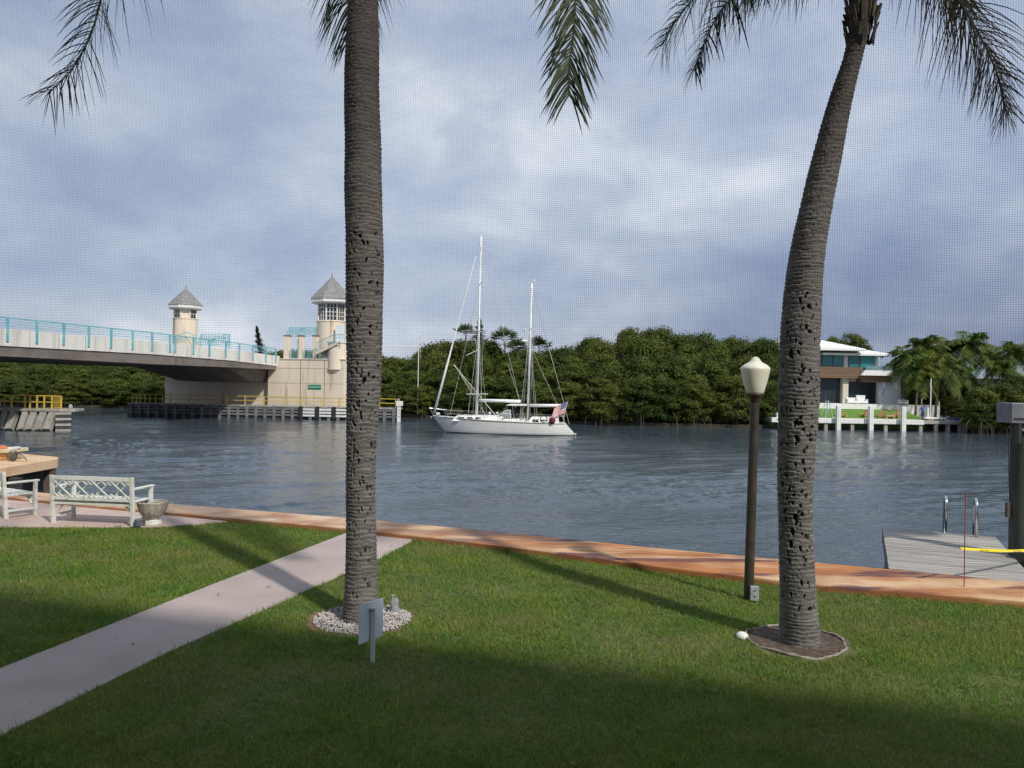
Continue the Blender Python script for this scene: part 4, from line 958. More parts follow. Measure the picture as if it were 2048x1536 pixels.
bushy(1575, 680, 104, 7, 'green tree hidden half behind the leaning palm trunk')

# ------------------------------------------------------------------ bridge
BO = Vector((-28.7, 95.0, 0)); BU = Vector((.969, -.246, 0)); BV = Vector((.246, .969, 0))
def BR(u, v, z): return BO + BU * u + BV * v + Vector((0, 0, z))
MBR = Matrix((BU, BV, Vector((0, 0, 1)))).transposed().to_4x4(); MBR.translation = BO      # bridge-aligned frame
LEN = math.hypot(9.4, 37.0)
def vt(t): return (t - 1) * LEN
zpar = lambda t: float(np.interp(t, [-1.2, 0, .4, .75, 1, 1.6], [6.0, 6.22, 6.2, 6.0, 5.72, 5.5]))
zfb = lambda t: float(np.interp(t, [-1.2, 0, .4, .75, 1, 1.6], [4.7, 4.92, 4.98, 4.8, 4.45, 4.3]))
zun = lambda t: float(np.interp(t, [-1.2, 0, .4, .75, 1, 1.6], [4.0, 4.15, 4.05, 4.05, 4.05, 4.0]))
bridge = thing('bascule_bridge', 'white bascule bridge with teal railings crossing the canal at left', 'bridge', tuple(BR(-8, 0, WATER)))
def strip(u0, u1, zt_, zb_, name, m, ts, parent=bridge):
    vs = []; fs = []
    for t in ts:
        for (u, z) in ((u0, zt_(t)), (u1, zt_(t)), (u1, zb_(t)), (u0, zb_(t))): vs.append((u, vt(t), z))
    for i in range(len(ts) - 1):
        b = 4 * i; fs += [(b, b + 1, b + 5, b + 4), (b + 1, b + 2, b + 6, b + 5), (b + 2, b + 3, b + 7, b + 6), (b + 3, b, b + 4, b + 7)]
    fs += [(0, 3, 2, 1), (len(vs) - 4, len(vs) - 3, len(vs) - 2, len(vs) - 1)]
    return MB(MBR).add(vs, fs).build(name, m, parent)
ts1 = [-.75 + .05 * i for i in range(26)] ; ts1 = [t for t in ts1 if t < .5] + [.5]; ts2 = [.504 + .0496 * i for i in range(11)]
for ts in (ts1, ts2):
    strip(-.25, 0, zpar, zfb, 'parapet', m_fascia, ts)
    strip(-17.4, -17.15, zpar, zfb, 'parapet', m_fascia, ts)
    strip(-17.15, -.25, lambda t: zpar(t) - .95, lambda t: zpar(t) - 1.2, 'road_deck', m_concrete, ts)
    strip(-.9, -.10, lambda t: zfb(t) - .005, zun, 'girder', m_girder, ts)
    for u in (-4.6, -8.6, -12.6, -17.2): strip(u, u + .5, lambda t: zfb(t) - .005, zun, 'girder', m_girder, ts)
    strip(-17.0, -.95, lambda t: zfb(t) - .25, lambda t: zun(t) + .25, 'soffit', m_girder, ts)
strip(-17.4, -1.4, lambda t: zpar(t) - .95, lambda t: zpar(t) - 1.2, 'road_deck', m_concrete, [1.0, 1.2, 1.5])
# sidewalk kerb rail behind
strip(-2.2, -2.0, lambda t: zpar(t) - .25, lambda t: zpar(t) - .9, 'kerb_rail', m_fascia, [-.75, 0, .5, .99])
for k in range(22):
    t = -.6 + .0725 * k; MB(MBR).box((0, vt(t) - .03, zfb(t) + .01), (.012, vt(t) + .03, zpar(t) - .01)).build('panel_joint', m_concrete, bridge)
# haunch of the moving leaf under the deck
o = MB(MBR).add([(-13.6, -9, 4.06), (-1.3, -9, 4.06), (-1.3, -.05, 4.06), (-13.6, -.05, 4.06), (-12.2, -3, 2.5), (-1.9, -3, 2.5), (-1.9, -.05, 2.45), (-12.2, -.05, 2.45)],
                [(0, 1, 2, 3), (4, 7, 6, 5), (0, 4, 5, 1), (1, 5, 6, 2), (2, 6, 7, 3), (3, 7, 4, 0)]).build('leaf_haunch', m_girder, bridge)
# railing
pxs = [-150, -105, -50, 12, 71, 125, 175, 220, 263, 302, 338, 348, 385, 417, 450, 477, 504, 530, 550]
rail = MB(MBR)
def t_of(px): k = (px - 1024) / F; return (-38.1 - k * 58) / (k * 37 - 9.4)
for px in pxs:
    t = t_of(px); MB(MBR).box((-.02, vt(t) - .09, zfb(t) + .35), (.10, vt(t) + .09, zpar(t) + .82)).build('railing_post', m_teal, bridge)
for dz, th in ((.82, .10), (.62, .04), (.42, .04), (.22, .04)):
    tsr = [t_of(-150)] + [t_of(p) for p in pxs[1:]]
    mb = MB(MBR)
    for a, b in zip(tsr[:-1], tsr[1:]): mb.beam((.04, vt(a), zpar(a) + dz), (.04, vt(b), zpar(b) + dz), .08 if th > .05 else .04, th)
    mb.build('rail', m_teal, bridge)
mb = MB(MBR)
for i in range(15):
    t = -.3 + .085 * i; mb.box((-17.3, vt(t) - .05, zpar(t)), (-17.2, vt(t) + .05, zpar(t) + .8))
mb.beam((-17.25, vt(-.5), zpar(0) + .8), (-17.25, vt(.4), zpar(.4) + .8), .08, .08).beam((-17.25, vt(.4), zpar(.4) + .8), (-17.25, vt(1), zpar(1) + .8), .08, .08)
mb.build('far_railing', m_teal, bridge)

pier = thing('bridge_pier', 'massive cream stucco bridge pier with green street sign', 'pier', tuple(BR(3, 0, WATER)))
MB(MBR).prism_xz([(-16.6, -1.25), (-1.2, -1.25), (-1.2, 4.0), (-16.6, 4.0)], .25, 13).build('wall', m_cream, pier)
MB(MBR).prism_xz([(-1.2, -1.25), (8.9, -1.25), (8.9, 5.3), (.35, 5.3), (-1.2, 4.3)], -.6, 8.5).build('wall', m_cream, pier)
MB(MBR).box((-17.5, -.9, -3), (9.3, 8.5, -1.25)).build('footing', m_concrete, pier)
# proud ribs of the stucco bays
for u in (3.2, 6.4):
    MB(MBR).box((u, -.62, -1.2), (u + .06, -.6, 5.3)).build('joint', m_trunk, pier)
for z in (.6, 2.4, 4.2): MB(MBR).box((-1.15, -.615, z), (8.9, -.6, z + .05)).build('joint', m_concrete, pier)
for z in (.6, 2.4): MB(MBR).box((-16.6, .235, z), (-1.25, .25, z + .05)).build('joint', m_concrete, pier)
MB(MBR).prism_xz([(.35, 5.3), (9.0, 5.3), (9.0, 5.42), (.35, 5.42)], -.68, 0).build('coping', m_cream, pier)
for u in (-9.0, -8.0, -7.4): MB(MBR).box((u, .2, -1.2), (u + .4, .25, -.6)).build('vent', m_black, pier)
def bu(px, v=-.6, py=720):                                # u of a pixel column on the plane v
    k = (px - 1024) / F - (770 - py) / F * math.sin(ROLL); return (k * (95.0 + .969 * v) + 28.7 - .246 * v) / (.969 + k * .246)
zz_ = lambda px, py, Y: W(px, py, Y).z
for (a, b) in ((566, 576), (588, 595.5), (596, 603), (624, 632)):
    ua, ub = bu(a), bu(b); q = .15 if a in (588,) else -.5
    f_ = MB(MBR).box((ua, q, 5.3), (ub, q + .6, 8.15)).build('pillar', m_cream, pier)
    MB(MBR).box((ua - .08, q - .05, 8.15), (ub + .08, q + .65, 8.27)).build('pillar_cap', m_girder, f_)
mb = MB(MBR)
for k in range(36):
    u = bu(577) + (bu(656) - bu(577)) * k / 35; mb.box((u - .015, -.45, 5.3), (u + .015, -.42, 6.45))
mb.box((bu(577), -.46, 6.4), (bu(656), -.41, 6.48)).box((bu(577), -.46, 5.45), (bu(656), -.41, 5.5))
mb.build('balustrade', m_teal, pier)
sg = MB(MBR).box((bu(617.5), -.66, zz_(630, 778.5, 93.5)), (bu(643.5), -.62, zz_(630, 769.5, 93.5))).build('street_sign', m_green_sign, pier)
# lettering on sign: OCEAN AVE
um = (bu(617.5) + bu(643.5)) / 2; zm = zz_(630, 774, 93.5)
Tm = MBR @ Matrix.Translation((um, -.67, zm)) @ Matrix.Rotation(R_(90), 4, 'X')
cu = bpy.data.curves.new('lettering', 'FONT'); cu.body = 'OCEAN AVE'; cu.size = .30; cu.align_x = 'CENTER'; cu.align_y = 'CENTER'; cu.materials.append(m_white); cu.extrude = .004
o = as_mesh(cu, 'lettering'); o.parent = sg; o.matrix_local = Matrix.Translation(-org(pier)) @ Tm

def tower(u, v, r, zb, zw0, zw1, zf1, zap, re, label, big):
    c = BR(u, v, 0); t = thing('bridge_tower', label, 'tower', (c.x, c.y, zb), 'bridge towers with pointed roofs')
    A0 = math.atan2(-c.y, -c.x)                           # face the viewer
    MB().lathe((c.x, c.y, 0), [(r, zb), (r, zw0)], 32).build('shaft', m_cream, t, smooth=True, auto=True)
    MB().lathe((c.x, c.y, 0), [(r + .06, zw0), (r + .06, zw0 + .12)], 32).build('sill', m_cream, t)
    MB().lathe((c.x, c.y, 0), [(r * .93, zw0 + .12), (r * .93, zw1)], 8, A0 + R_(22.5)).build('window_room', m_glassdark if big else m_cream, t)
    n = 8; 
    for k in range(n):
        a0 = A0 + R_(22.5) + 6.2832 * k / n; a1 = a0 + 6.2832 / n; rr = r * .955
        p = Vector((c.x + rr * math.cos(a0), c.y + rr * math.sin(a0), 0)); q = Vector((c.x + rr * math.cos(a1), c.y + rr * math.sin(a1), 0))
        if big or k % 2 == 0:
            if not big:
                MB().beam(p.lerp(q, .12) + Vector((0, 0, (zw0 + zw1) / 2)), p.lerp(q, .88) + Vector((0, 0, (zw0 + zw1) / 2)), .06, (zw1 - zw0) * .8).build('window', m_glassdark, t)
            mb = MB(); H = zw1 - zw0 - .12
            for s in ((0.04, .35, .65, .96) if big else (.12, .5, .88)): x = p.lerp(q, s); mb.box((x.x - .035, x.y - .035, zw0 + .12), (x.x + .035, x.y + .035, zw1)) if big else mb.box((x.x - .04, x.y - .04, zw0 + .25), (x.x + .04, x.y + .04, zw1 - .1))
            for s in ((.02, .27, .5, .75, .98) if big else (.5,)):
                z = zw0 + .12 + H * s; mb.beam(Vector((p.x, p.y, z)), Vector((q.x, q.y, z)), .09, .06)
            mb.build('window_frame', m_white, t)
        MB().lathe((p.x, p.y, 0), [(.11, zw0 + .12), (.11, zw1)], 6).build('mullion', m_cream, t)
    MB().lathe((c.x, c.y, 0), [(re * .86, zw1), (re, zw1 + .15), (re, zf1)], 8, A0 + R_(22.5)).build('eave_band', m_white, t)
    rf = MB().lathe((c.x, c.y, 0), [(re * 1.03, zf1), (re * 1.03, zf1 + .06), (.06, zap)], 8, A0 + R_(22.5)).build('roof', m_roof, t)
    for k in range(8):
        a0 = A0 + R_(22.5) + 6.2832 * k / 8; MB().beam((c.x + re * 1.03 * math.cos(a0), c.y + re * 1.03 * math.sin(a0), zf1 + .06), (c.x, c.y, zap), .08, .06).build('hip_ridge', m_roof, rf)
    MB().tube([(c.x, c.y, zap - .1), (c.x, c.y, zap + .45)], .03, 6).lathe((c.x, c.y, zap + .2), [(.02, -.09), (.10, 0), (.02, .09)], 8).build('finial', m_girder, t)
    return t, c
uT = bu(663, 2.5, 640)
dT = BR(uT, 2.5, 0).y
tw, cR = tower(uT, 2.5, 1.78, 5.3, zz_(663, 645, dT), zz_(663, 609, dT), zz_(663, 600.5, dT), zz_(663, 553, dT), 2.62, 'nearer and larger control tower with full ring of windows, beside the palm trunk', True)
uL = bu(371, 3, 620); dL = BR(uL, 3, 0).y
tw2, cL = tower(uL, 3, 1.5, 3.9, zz_(371, 639, dL), zz_(371, 619.5, dL), zz_(371, 612, dL), zz_(371, 577, dL), 2.2, 'farther small tower with two barred windows rising behind the bridge deck', False)
# landing drum, corbels, stair, door on the larger tower
ud = bu(675, .2, 700); vd = .2
zl = zz_(675, 687, 94)
dr = BR(ud, vd, 0)
zc0 = zz_(675, 738, 94)
MB().lathe((dr.x, dr.y, 0), [(1.15, zc0), (1.15, zl)], 24).build('landing_drum', m_cream, tw, smooth=True, auto=True)
MB().lathe((dr.x, dr.y, 0), [(1.25, zl), (1.25, zl + .12)], 24).build('landing_slab', m_fascia, tw)
MB().lathe((dr.x, dr.y, 0), [(.5, zc0 - 1.0), (.5, zc0 - .8), (.72, zc0 - .78), (.72, zc0 - .45), (.95, zc0 - .42), (.95, zc0 - .12), (1.2, zc0 - .1), (1.2, zc0)], 24).build('corbel', m_cream, tw)
dr_d = Vector((dr.x - .1, dr.y + .2, 0)); MB(MBR).box((ud - .55, vd + .5, zl + .12), (ud + .55, vd + .58, zl + 2.2)).build('door', m_door, tw)
ns = 10
for k in range(ns):
    s = k / (ns - 1); u = bu(636) + (bu(672) - bu(636)) * s; z = 5.55 + (zl - 5.55) * (.42 + .58 * s)
    MB(MBR).box((u - .02, -1.1, z - .28), (u + .34, .4, z)).build('stair_step', m_cream, tw)
mb = MB(MBR)
pts = []
for k in range(12):
    s = k / 11; u = bu(636) + (bu(672) - bu(636)) * s; z = 5.55 + (zl - 5.55) * (.42 + .58 * s); pts.append((u, -1.1, z + 1.0)); mb.box((u - .015, -1.12, z - .1), (u + .015, -1.08, z + 1.0))
mb.tube(pts, .035, 5)
mb.tube([(bu(672), -1.1, zl + 1.0), (bu(690), -1.2, zl + 1.0)], .035, 5).tube([(bu(672), -1.1, zl + .6), (bu(690), -1.2, zl + .6)], .025, 5)
for k in range(8): u = bu(672) + (bu(690) - bu(672)) * k / 7; mb.box((u - .015, -1.16, zl), (u + .015, -1.12, zl + 1.0))
mb.build('stair_railing', m_teal, tw)
# curved teal rail on the small tower
mb = MB(); pts = []
for k in range(14):
    s = k / 13; p = W(350 + 44 * s, 671 - 10 * math.sin(math.pi * min(1, s * 1.1)) + 6 * (1 - s), dL - 1.9); pts.append(p); mb.tube([p, p - Vector((0, 0, .9))], .02, 4)
mb.tube(pts, .04, 5).build('curved_railing', m_teal, tw2)
# trellises
def trellis(x0, x1, y0, y1, Y, label, x0b):
    c = W((x0 + x1) / 2, y1, Y); t = thing('teal_trellis', label, 'trellis', (c.x, Y, c.z), 'teal steel trellises on the bridge')
    a, b = W(x0, y0, Y), W(x1, y0, Y); a2, b2 = W(x0b, y1, Y), W(x1, y1, Y)
    n = 14; mb = MB()
    for k in range(n + 1):
        s = k / n; mb.beam(a.lerp(b, s), a2.lerp(b2, s), .05, .05, (0, 1, 0))
    mb.build('bars', m_teal, t); mb = MB()
    for k in range(6): s = k / 5; mb.beam(a.lerp(a2, s), b.lerp(b2, s), .05, .07)
    mb.build('rails', m_teal, t)
    mb = MB(); g = random.Random(int(x0))
    for k in range(9):
        s = g.random(); e = g.random() * .6; p = a.lerp(b, s).lerp(a2.lerp(b2, s), e + .1); r = .25; mb.tube([p + Vector((r * math.cos(q), 0, r * math.sin(q))) for q in np.linspace(0, 5, 7)], .04, 4)
    mb.build('scrollwork', m_teal, t)
    for s in (.02, .98): p = a2.lerp(b2, s); MB().tube([a.lerp(b, s), Vector((p.x, p.y, 4.3))], .06, 6).build('post', m_teal, t)
trellis(580, 634, 655, 673, 108, 'teal steel trellis above the cream pillars beside the larger tower', 570)
trellis(402, 460, 668, 690, 112, 'teal steel trellis behind the deck right of the small tower', 396)
# barrier arm beyond the trunk
c = W(837, 716, 100)
gt = thing('signal_mast', 'slim white mast with long horizontal arm beyond the straight palm trunk', 'signal mast', (c.x, 100, 3))
MB().tube([(c.x, 100, -1.4), (c.x, 100, W(837, 680, 100).z)], .05, 6).build('mast', m_alu, gt)
MB().tube([W(837, 693, 100), W(700, 692, 100)], .07, 6).build('arm', m_white, gt)
MB().tube([W(841, 716, 100), W(841, 672, 100)], .02, 5).build('antenna', m_wire, gt)

# fender around the pier
fa, fb = W(255, 829, 92.4), W(798, 839, 89.8); fa.z = fb.z = 0; fdir = (fb - fa).normalized(); FL = (fb - fa).length
fend = thing('timber_fender', 'long low timber fender with dark wales round the cream pier', 'fender', (fa.x, fa.y, WATER))
FM = Matrix((fdir, Vector((-fdir.y, fdir.x, 0)), Vector((0, 0, 1)))).transposed().to_4x4(); FM.translation = fa
zt_ = -.28
MB(FM).box((0, 0, zt_ - .16), (FL, 1.7, zt_)).build('walkway', m_concrete, fend, bevel=.01)
for k, z in enumerate((-.62, -.98, -1.34)):
    MB(FM).box((0, -.12, z - .12), (FL * .70, .0, z + .10)).build('wale', m_timber, fend)
    MB(FM).box((FL * .70, -.12, z - .12), (FL, .0, z + .10)).build('wale', m_timber, fend)
MB(FM).box((0, .05, -2.4), (FL, .12, zt_ - .16)).build('backing_boards', m_darktimber, fend)
npost = 30
for k in range(npost):
    x = FL * (k + .3) / npost; strp = .66 < x / FL < .82
    o = MB(FM).box((x, -.22, -2.4), (x + .34, -.12, zt_ - .02)).build('fender_post', m_timber, fend)
for k, fx in enumerate((.655, .715, .775)):
    x = FL * fx
    for i in range(3): MB(FM).box((x, -.30, -.62 - .36 * i - .13), (x + 1.4, -.22, -.62 - .36 * i + .11)).build('painted_board', m_white, fend)
    MB(FM).box((x - .5, -.32, -1.7), (x - .02, -.22, zt_)).build('painted_board', m_black, fend)
MB(FM).box((FL * .825, -.32, -1.7), (FL * .825 + .5, -.22, zt_)).build('painted_board', m_black, fend)
def yrail(parent, M, x0, x1, y, z0, posts, h=1.05):
    for dz in (h, h * .52): MB(M).beam((x0, y, z0 + dz), (x1, y, z0 + dz), .08, .08).build('rail', m_yellow, parent)
    for x in posts: MB(M).box((x - .05, y - .05, z0), (x + .05, y + .05, z0 + h)).build('rail_post', m_yellow, parent)
yr = thing('yellow_railing', 'yellow pipe railing along the whole timber fender before the cream pier', 'railing', tuple(FM @ Vector((0, .5, zt_))))
yrail(yr, FM, .4, FL - .5, .3, zt_, [.4, .9, 1.4, 2.0, 2.6, 3.3, 4.2, 5.2] + [5.2 + 2.3 * k for k in range(1, 11)] + [FL - 5.8, FL - 4.2, FL - 2.4, FL - .5])
c = FM @ Vector((FL + .1, -.2, 0))
gb = thing('clearance_gauge', 'white clearance gauge board at the right end of the timber fender', 'gauge board', (c.x, c.y, WATER))
MB().box((c.x - .28, c.y - .06, WATER - .4), (c.x + .12, c.y + .06, .2)).build('post', m_white, gb)
MB().box((c.x - .42, c.y - .1, .0), (c.x + .38, c.y - .06, .55)).build('board', m_white, gb)
MB().box((c.x - .3, c.y - .02, .55), (c.x - .02, c.y + .06, .85)).build('lamp', m_greybox, gb)
for k, s in enumerate(('21', '20', '19', '18')): text(s, gb, Matrix.Translation((c.x - .08, c.y - .065, -.15 - .38 * k)) @ Matrix.Rotation(R_(90), 4, 'X'), .26, m_black)

# nearer fender dock at far left
la, lb = G(-330, 851, WATER), G(118, 862, WATER); ld = (lb - la).normalized(); LM = Matrix((ld, Vector((-ld.y, ld.x, 0)), Vector((0, 0, 1)))).transposed().to_4x4(); LM.translation = Vector((la.x, la.y, 0)); LL = (lb - la).length
zd = .0
d2 = thing('concrete_fender_dock', 'concrete fender dock with leaning white piles at the left picture edge', 'dock', (lb.x, lb.y, WATER))
MB(LM).prism([(0, -.2), (LL + .2, -.2), (LL + 1.0, .5), (LL + .4, 2.6), (0, 2.6)], zd - .22, zd).build('deck', m_concrete, d2, bevel=.03)
MB(LM).box((0, .6, -2.6), (LL + .1, .8, zd - .22)).build('backing_wall', m_darktimber, d2)
g = random.Random(2); x = LL - .2
while x > 0:
    w_ = g.uniform(.42, .62); sl = g.uniform(.15, .35)
    MB(LM).add([(x - w_ - sl, -.5, -1.6 - g.random() * .25), (x - sl, -.5, -1.62), (x, -.15, zd - .22), (x - w_, -.15, zd - .22), (x - w_ - sl, -.1, -1.9), (x - sl, -.1, -1.9), (x, .3, zd - .22), (x - w_, .3, zd - .22)],
               [(0, 1, 2, 3), (4, 7, 6, 5), (0, 4, 5, 1), (1, 5, 6, 2), (2, 6, 7, 3), (3, 7, 4, 0)]).build('leaning_pile', m_concrete, d2, bevel=.03)
    x -= w_ + g.uniform(.2, .45)
for k in range(7):
    z = -.25 - .23 * k; MB(LM).add([(LL - .0, -.45, z - .2), (LL + .9, .15, z - .17), (LL + .9, .15, z), (LL - .0, -.45, z - .0), (LL + .1, -.2, z - .2), (LL + .8, .4, z - .17), (LL + .8, .4, z), (LL + .1, -.2, z)],
            [(0, 1, 2, 3), (4, 7, 6, 5), (0, 4, 5, 1), (1, 5, 6, 2), (2, 6, 7, 3), (3, 7, 4, 0)]).build('striped_board', m_darktimber if k % 2 else m_concrete, d2)
yr2 = thing('yellow_railing', 'yellow railing with mesh gate on the concrete fender dock at the left edge', 'railing', tuple(LM @ Vector((LL, .3, zd))))
sx = LL / (118 + 330)
yrail(yr2, LM, 0, LL - .1, .2, zd, [sx * (330 + q) for q in (-200, -120, -40, 21, 47, 57, 71, 85, 100, 118)], 1.08)
mb = MB(LM)
for k in range(7): xx = sx * (330 + 104 + 2 * k); mb.box((xx - .012, .18, zd + .05), (xx + .012, .2, zd + 1.05))
for k in range(7): mb.box((sx * 434, .175, zd + .1 + .15 * k), (sx * 448, .195, zd + .12 + .15 * k))
mb.build('mesh_gate', m_yellow, yr2)
p = LM @ Vector((LL + .55, .6, zd)); 
nl = thing('navigation_light', 'small grey domed navigation light on the corner of the concrete fender dock', 'light', tuple(p))
MB().lathe(p, [(.17, 0), (.17, .26), (.12, .36), (.04, .42)], 14).build('dome', m_greybox, nl, smooth=True, auto=True)

# ------------------------------------------------------------------ sailboat
BD = Vector((math.cos(R_(5)), -math.sin(R_(5)), 0)); bow = W(866, 800, 70.6); bow.z = WATER
SM = Matrix((BD, Vector((-BD.y, BD.x, 0)), Vector((0, 0, 1)))).transposed().to_4x4(); SM.translation = bow
boat = thing('sailboat', 'white two masted ketch motoring left with sails furled, helmsman and flag', 'sailboat', tuple(bow + BD * 6))
LB = 12.1
def sheer(s): return 1.50 - .62 * s + .22 * s * s
def beam(s): return 1.85 * (math.sin(math.pi * min(1, .5 * (s / .6) ** .85)) if s < .6 else 1 - .32 * ((s - .6) / .4) ** 2) + .03
vs = []; fs = []; ns = 30; hv = [1.0, .8, .6, .4, .2, .08, 0.0, -.35]
for i in range(ns + 1):
    s = i / ns
    row = []
    for h in hv:
        z = sheer(s) * h if h >= 0 else h
        x = LB * s + (1 - s) ** 3 * (1 - max(h, 0)) * 1.35 + (s ** 6) * (1 - max(h, 0)) * .95
        fl = (.80 + .20 * max(h, 0) ** .7) if h > 0 else (.78 if h == 0 else .5)
        y = beam(s) * fl * (1 if s > .02 else .4); row.append((x, y, z))
    vs += row + [(x, -y, z) for x, y, z in row[::-1]]
m_ = 2 * len(hv)
for i in range(ns):
    for k in range(m_ - 1): fs.append((i * m_ + k, (i + 1) * m_ + k, (i + 1) * m_ + k + 1, i * m_ + k + 1))
fs += [tuple(range(m_))[::-1], tuple(range(ns * m_, (ns + 1) * m_))]
hull = MB(SM).add(vs, fs).build('hull', m_hull, boat, smooth=True, auto=True)
for sg in (-1, 1):                                       # dark cove stripe and boot stripe
    vs = []; fs = []
    for i in range(ns + 1):
        s = i / ns; x = LB * s; y = beam(s) * 1.0 * (1 if s > .02 else .4) + .012
        xx = x + (1 - s) ** 3 * .06 * 1.35
        vs += [(xx, sg * y, sheer(s) * .985), (xx, sg * (y - .006), sheer(s) * .93)]
    for i in range(ns): fs.append((2 * i, 2 * i + 1, 2 * i + 3, 2 * i + 2))
    MB(SM).add(vs, fs).build('cove_stripe', m_girder, hull)
    vs = []; fs = []
    for i in range(ns + 1):
        s = i / ns; x = LB * s + (1 - s) ** 3 * 1.3 + s ** 6 * .92; y = beam(s) * .80 * (1 if s > .02 else .4) + .03; vs += [(x, sg * (y + .02), .20), (x, sg * (y - .02), -.1)]
    for i in range(ns): fs.append((2 * i, 2 * i + 1, 2 * i + 3, 2 * i + 2))
    MB(SM).add(vs, fs).build('boot_stripe', m_black, hull)
vs = []; fs = []
for i in range(ns + 1):
    s = i / ns; y = beam(s) * (1 if s > .02 else .4); vs += [(LB * s, y - .03, sheer(s) + .01), (LB * s, 0, sheer(s) + .06), (LB * s, -y + .03, sheer(s) + .01)]
for i in range(ns): fs += [(3 * i, 3 * i + 3, 3 * i + 4, 3 * i + 1), (3 * i + 1, 3 * i + 4, 3 * i + 5, 3 * i + 2)]
MB(SM).add(vs, fs).build('deck', m_hull, boat)
mwin = m_glassdark
def trunkbox(x0, x1, w_, z0, z1, name, win=0):
    t_ = MB(SM).add([(x0, -w_, z0), (x1, -w_, z0), (x1, w_, z0), (x0, w_, z0), (x0 + .5, -w_ * .8, z1), (x1 - .1, -w_ * .86, z1), (x1 - .1, w_ * .86, z1), (x0 + .5, w_ * .8, z1)],
                    [(0, 3, 2, 1), (4, 5, 6, 7), (0, 1, 5, 4), (1, 2, 6, 5), (2, 3, 7, 6), (3, 0, 4, 7)]).build(name, m_hull, boat, bevel=.05)
    for k in range(win):
        xx = x0 + .9 + (x1 - x0 - 1.6) * k / max(1, win - 1); MB(SM).add([(xx - .28, -w_ * .955, z0 + (z1 - z0) * .3), (xx + .28, -w_ * .955, z0 + (z1 - z0) * .3), (xx + .26, -w_ * .90, z0 + (z1 - z0) * .7), (xx - .26, -w_ * .90, z0 + (z1 - z0) * .7)], [(0, 1, 2, 3)]).build('window', mwin, t_)
trunkbox(1.9, 6.6, 1.15, 1.1, 1.66, 'cabin_trunk', 5)
trunkbox(8.6, 11.6, 1.1, .9, 1.62, 'aft_cabin', 3)
MB(SM).box((6.3, -1.2, .95), (8.5, 1.2, 1.42)).build('cockpit_coaming', m_hull, boat, bevel=.05)
MB(SM).add([(6.0, -1.0, 1.6), (6.0, 1.0, 1.6), (6.85, -.85, 2.2), (6.85, .85, 2.2), (7.2, -.9, 2.2), (7.2, .9, 2.2), (7.2, -1.0, 1.5), (7.2, 1.0, 1.5)], [(0, 1, 3, 2), (2, 3, 5, 4), (0, 2, 4, 6), (1, 7, 5, 3)]).build('windshield', mat('smoky_glass', (.22, .24, .25), .15), boat)
mb = MB(SM)
for p, q in (((6.0, -1.0, 1.6), (6.85, -.85, 2.2)), ((6.85, -.85, 2.2), (7.2, -.9, 2.2)), ((7.2, -.9, 2.2), (7.25, -1.0, 1.5)), ((6.5, -.95, 1.9), (7.2, -.95, 1.85))): mb.beam(p, q, .05, .05)
mb.build('windshield_frame', m_white, boat)
MB(SM).prism_xz([(6.75, 2.62), (7.1, 2.72), (8.6, 2.72), (8.6, 2.6), (7.1, 2.6)], -1.1, 1.1).build('bimini', m_fwhite, boat)
mb = MB(SM)
for x0, x1 in ((6.9, 6.2), (7.4, 7.6), (8.4, 8.0)):
    for y in (-1.1, 1.1): mb.tube([(x0, y, 2.6), (x1, y, 1.4)], .02, 5)
mb.build('bimini_frame', m_steel, boat)
XM, XZ = 4.05, 8.72
def mast(x, h, r, name, rake, z0):
    return MB(SM).tube([(x, 0, z0), (x + h * rake, 0, h)], [r, r * .8], 10).build(name, m_alu, boat, smooth=True)
mm_ = mast(XM, 17.95, .13, 'main_mast', .008, 1.3); mz_ = mast(XZ, 13.7, .11, 'mizzen_mast', .013, 1.2)
for x, zs, mst, k_ in ((XM, (4.2 + 5.05, 13.6), mm_, 1.0), (XZ, (9.5,), mz_, .8)):
    for z in zs:
        for sg in (-1, 1): MB(SM).beam((x + z * .008, 0, z), (x + z * .008 + .35, sg * 1.25 * k_, z + .12), .06, .05).build('spreader', m_alu, mst)
MB(SM).beam((XM + .1, 0, 9.25 - .9 - .7), (XM - .9, -.9, 9.25 - .9 - 1.3), .04, .04).build('steaming_strut', m_alu, mm_)
MB(SM).tube([(XM + .2, 0, 3.0), (XM + 4.0, 0, 2.98)], .15, 10).build('main_boom', m_fwhite, boat, smooth=True)
MB(SM).tube([(XZ + .15, 0, 2.62), (12.15, 0, 2.68)], .14, 10).build('mizzen_boom', m_fwhite, boat, smooth=True)
MB(SM).tube([(3.1, -.4, 3.55), (5.1, -.4, 3.6)], .035, 6).build('pole', m_alu, boat)
MB(SM).tube([(.14, 0, 1.8), (1.2, 0, 6.0), (1.93, 0, 8.9), (2.85, 0, 12.6), (3.75, 0, 16.2)], [.12, .105, .055, .035, .02], 8).build('furled_jib', m_fwhite, boat, smooth=True)
wires = [((.1, 0, 1.6), (XM + .12, 0, 17.8)), ((LB, 0, 1.2), (XM + .15, 0, 17.8)), ((1.6, 0, 1.6), (XM + .05, 0, 13.6)), ((XM + .16, 0, 17.0), (XZ + .2, 0, 13.5)), ((LB + .4, 0, 1.0), (XZ + .2, 0, 13.6)),
         ((XM + .2, 0, 3.1), (1.9, -.2, 6.2)), ((XM + 3.9, 0, 3.1), (XM + .15, 0, 17.4)), ((12.0, 0, 2.8), (XZ + .17, 0, 13.4)), ((XM + 2.8, 0, 6.3), (XM + 3.9, 0, 3.1))]
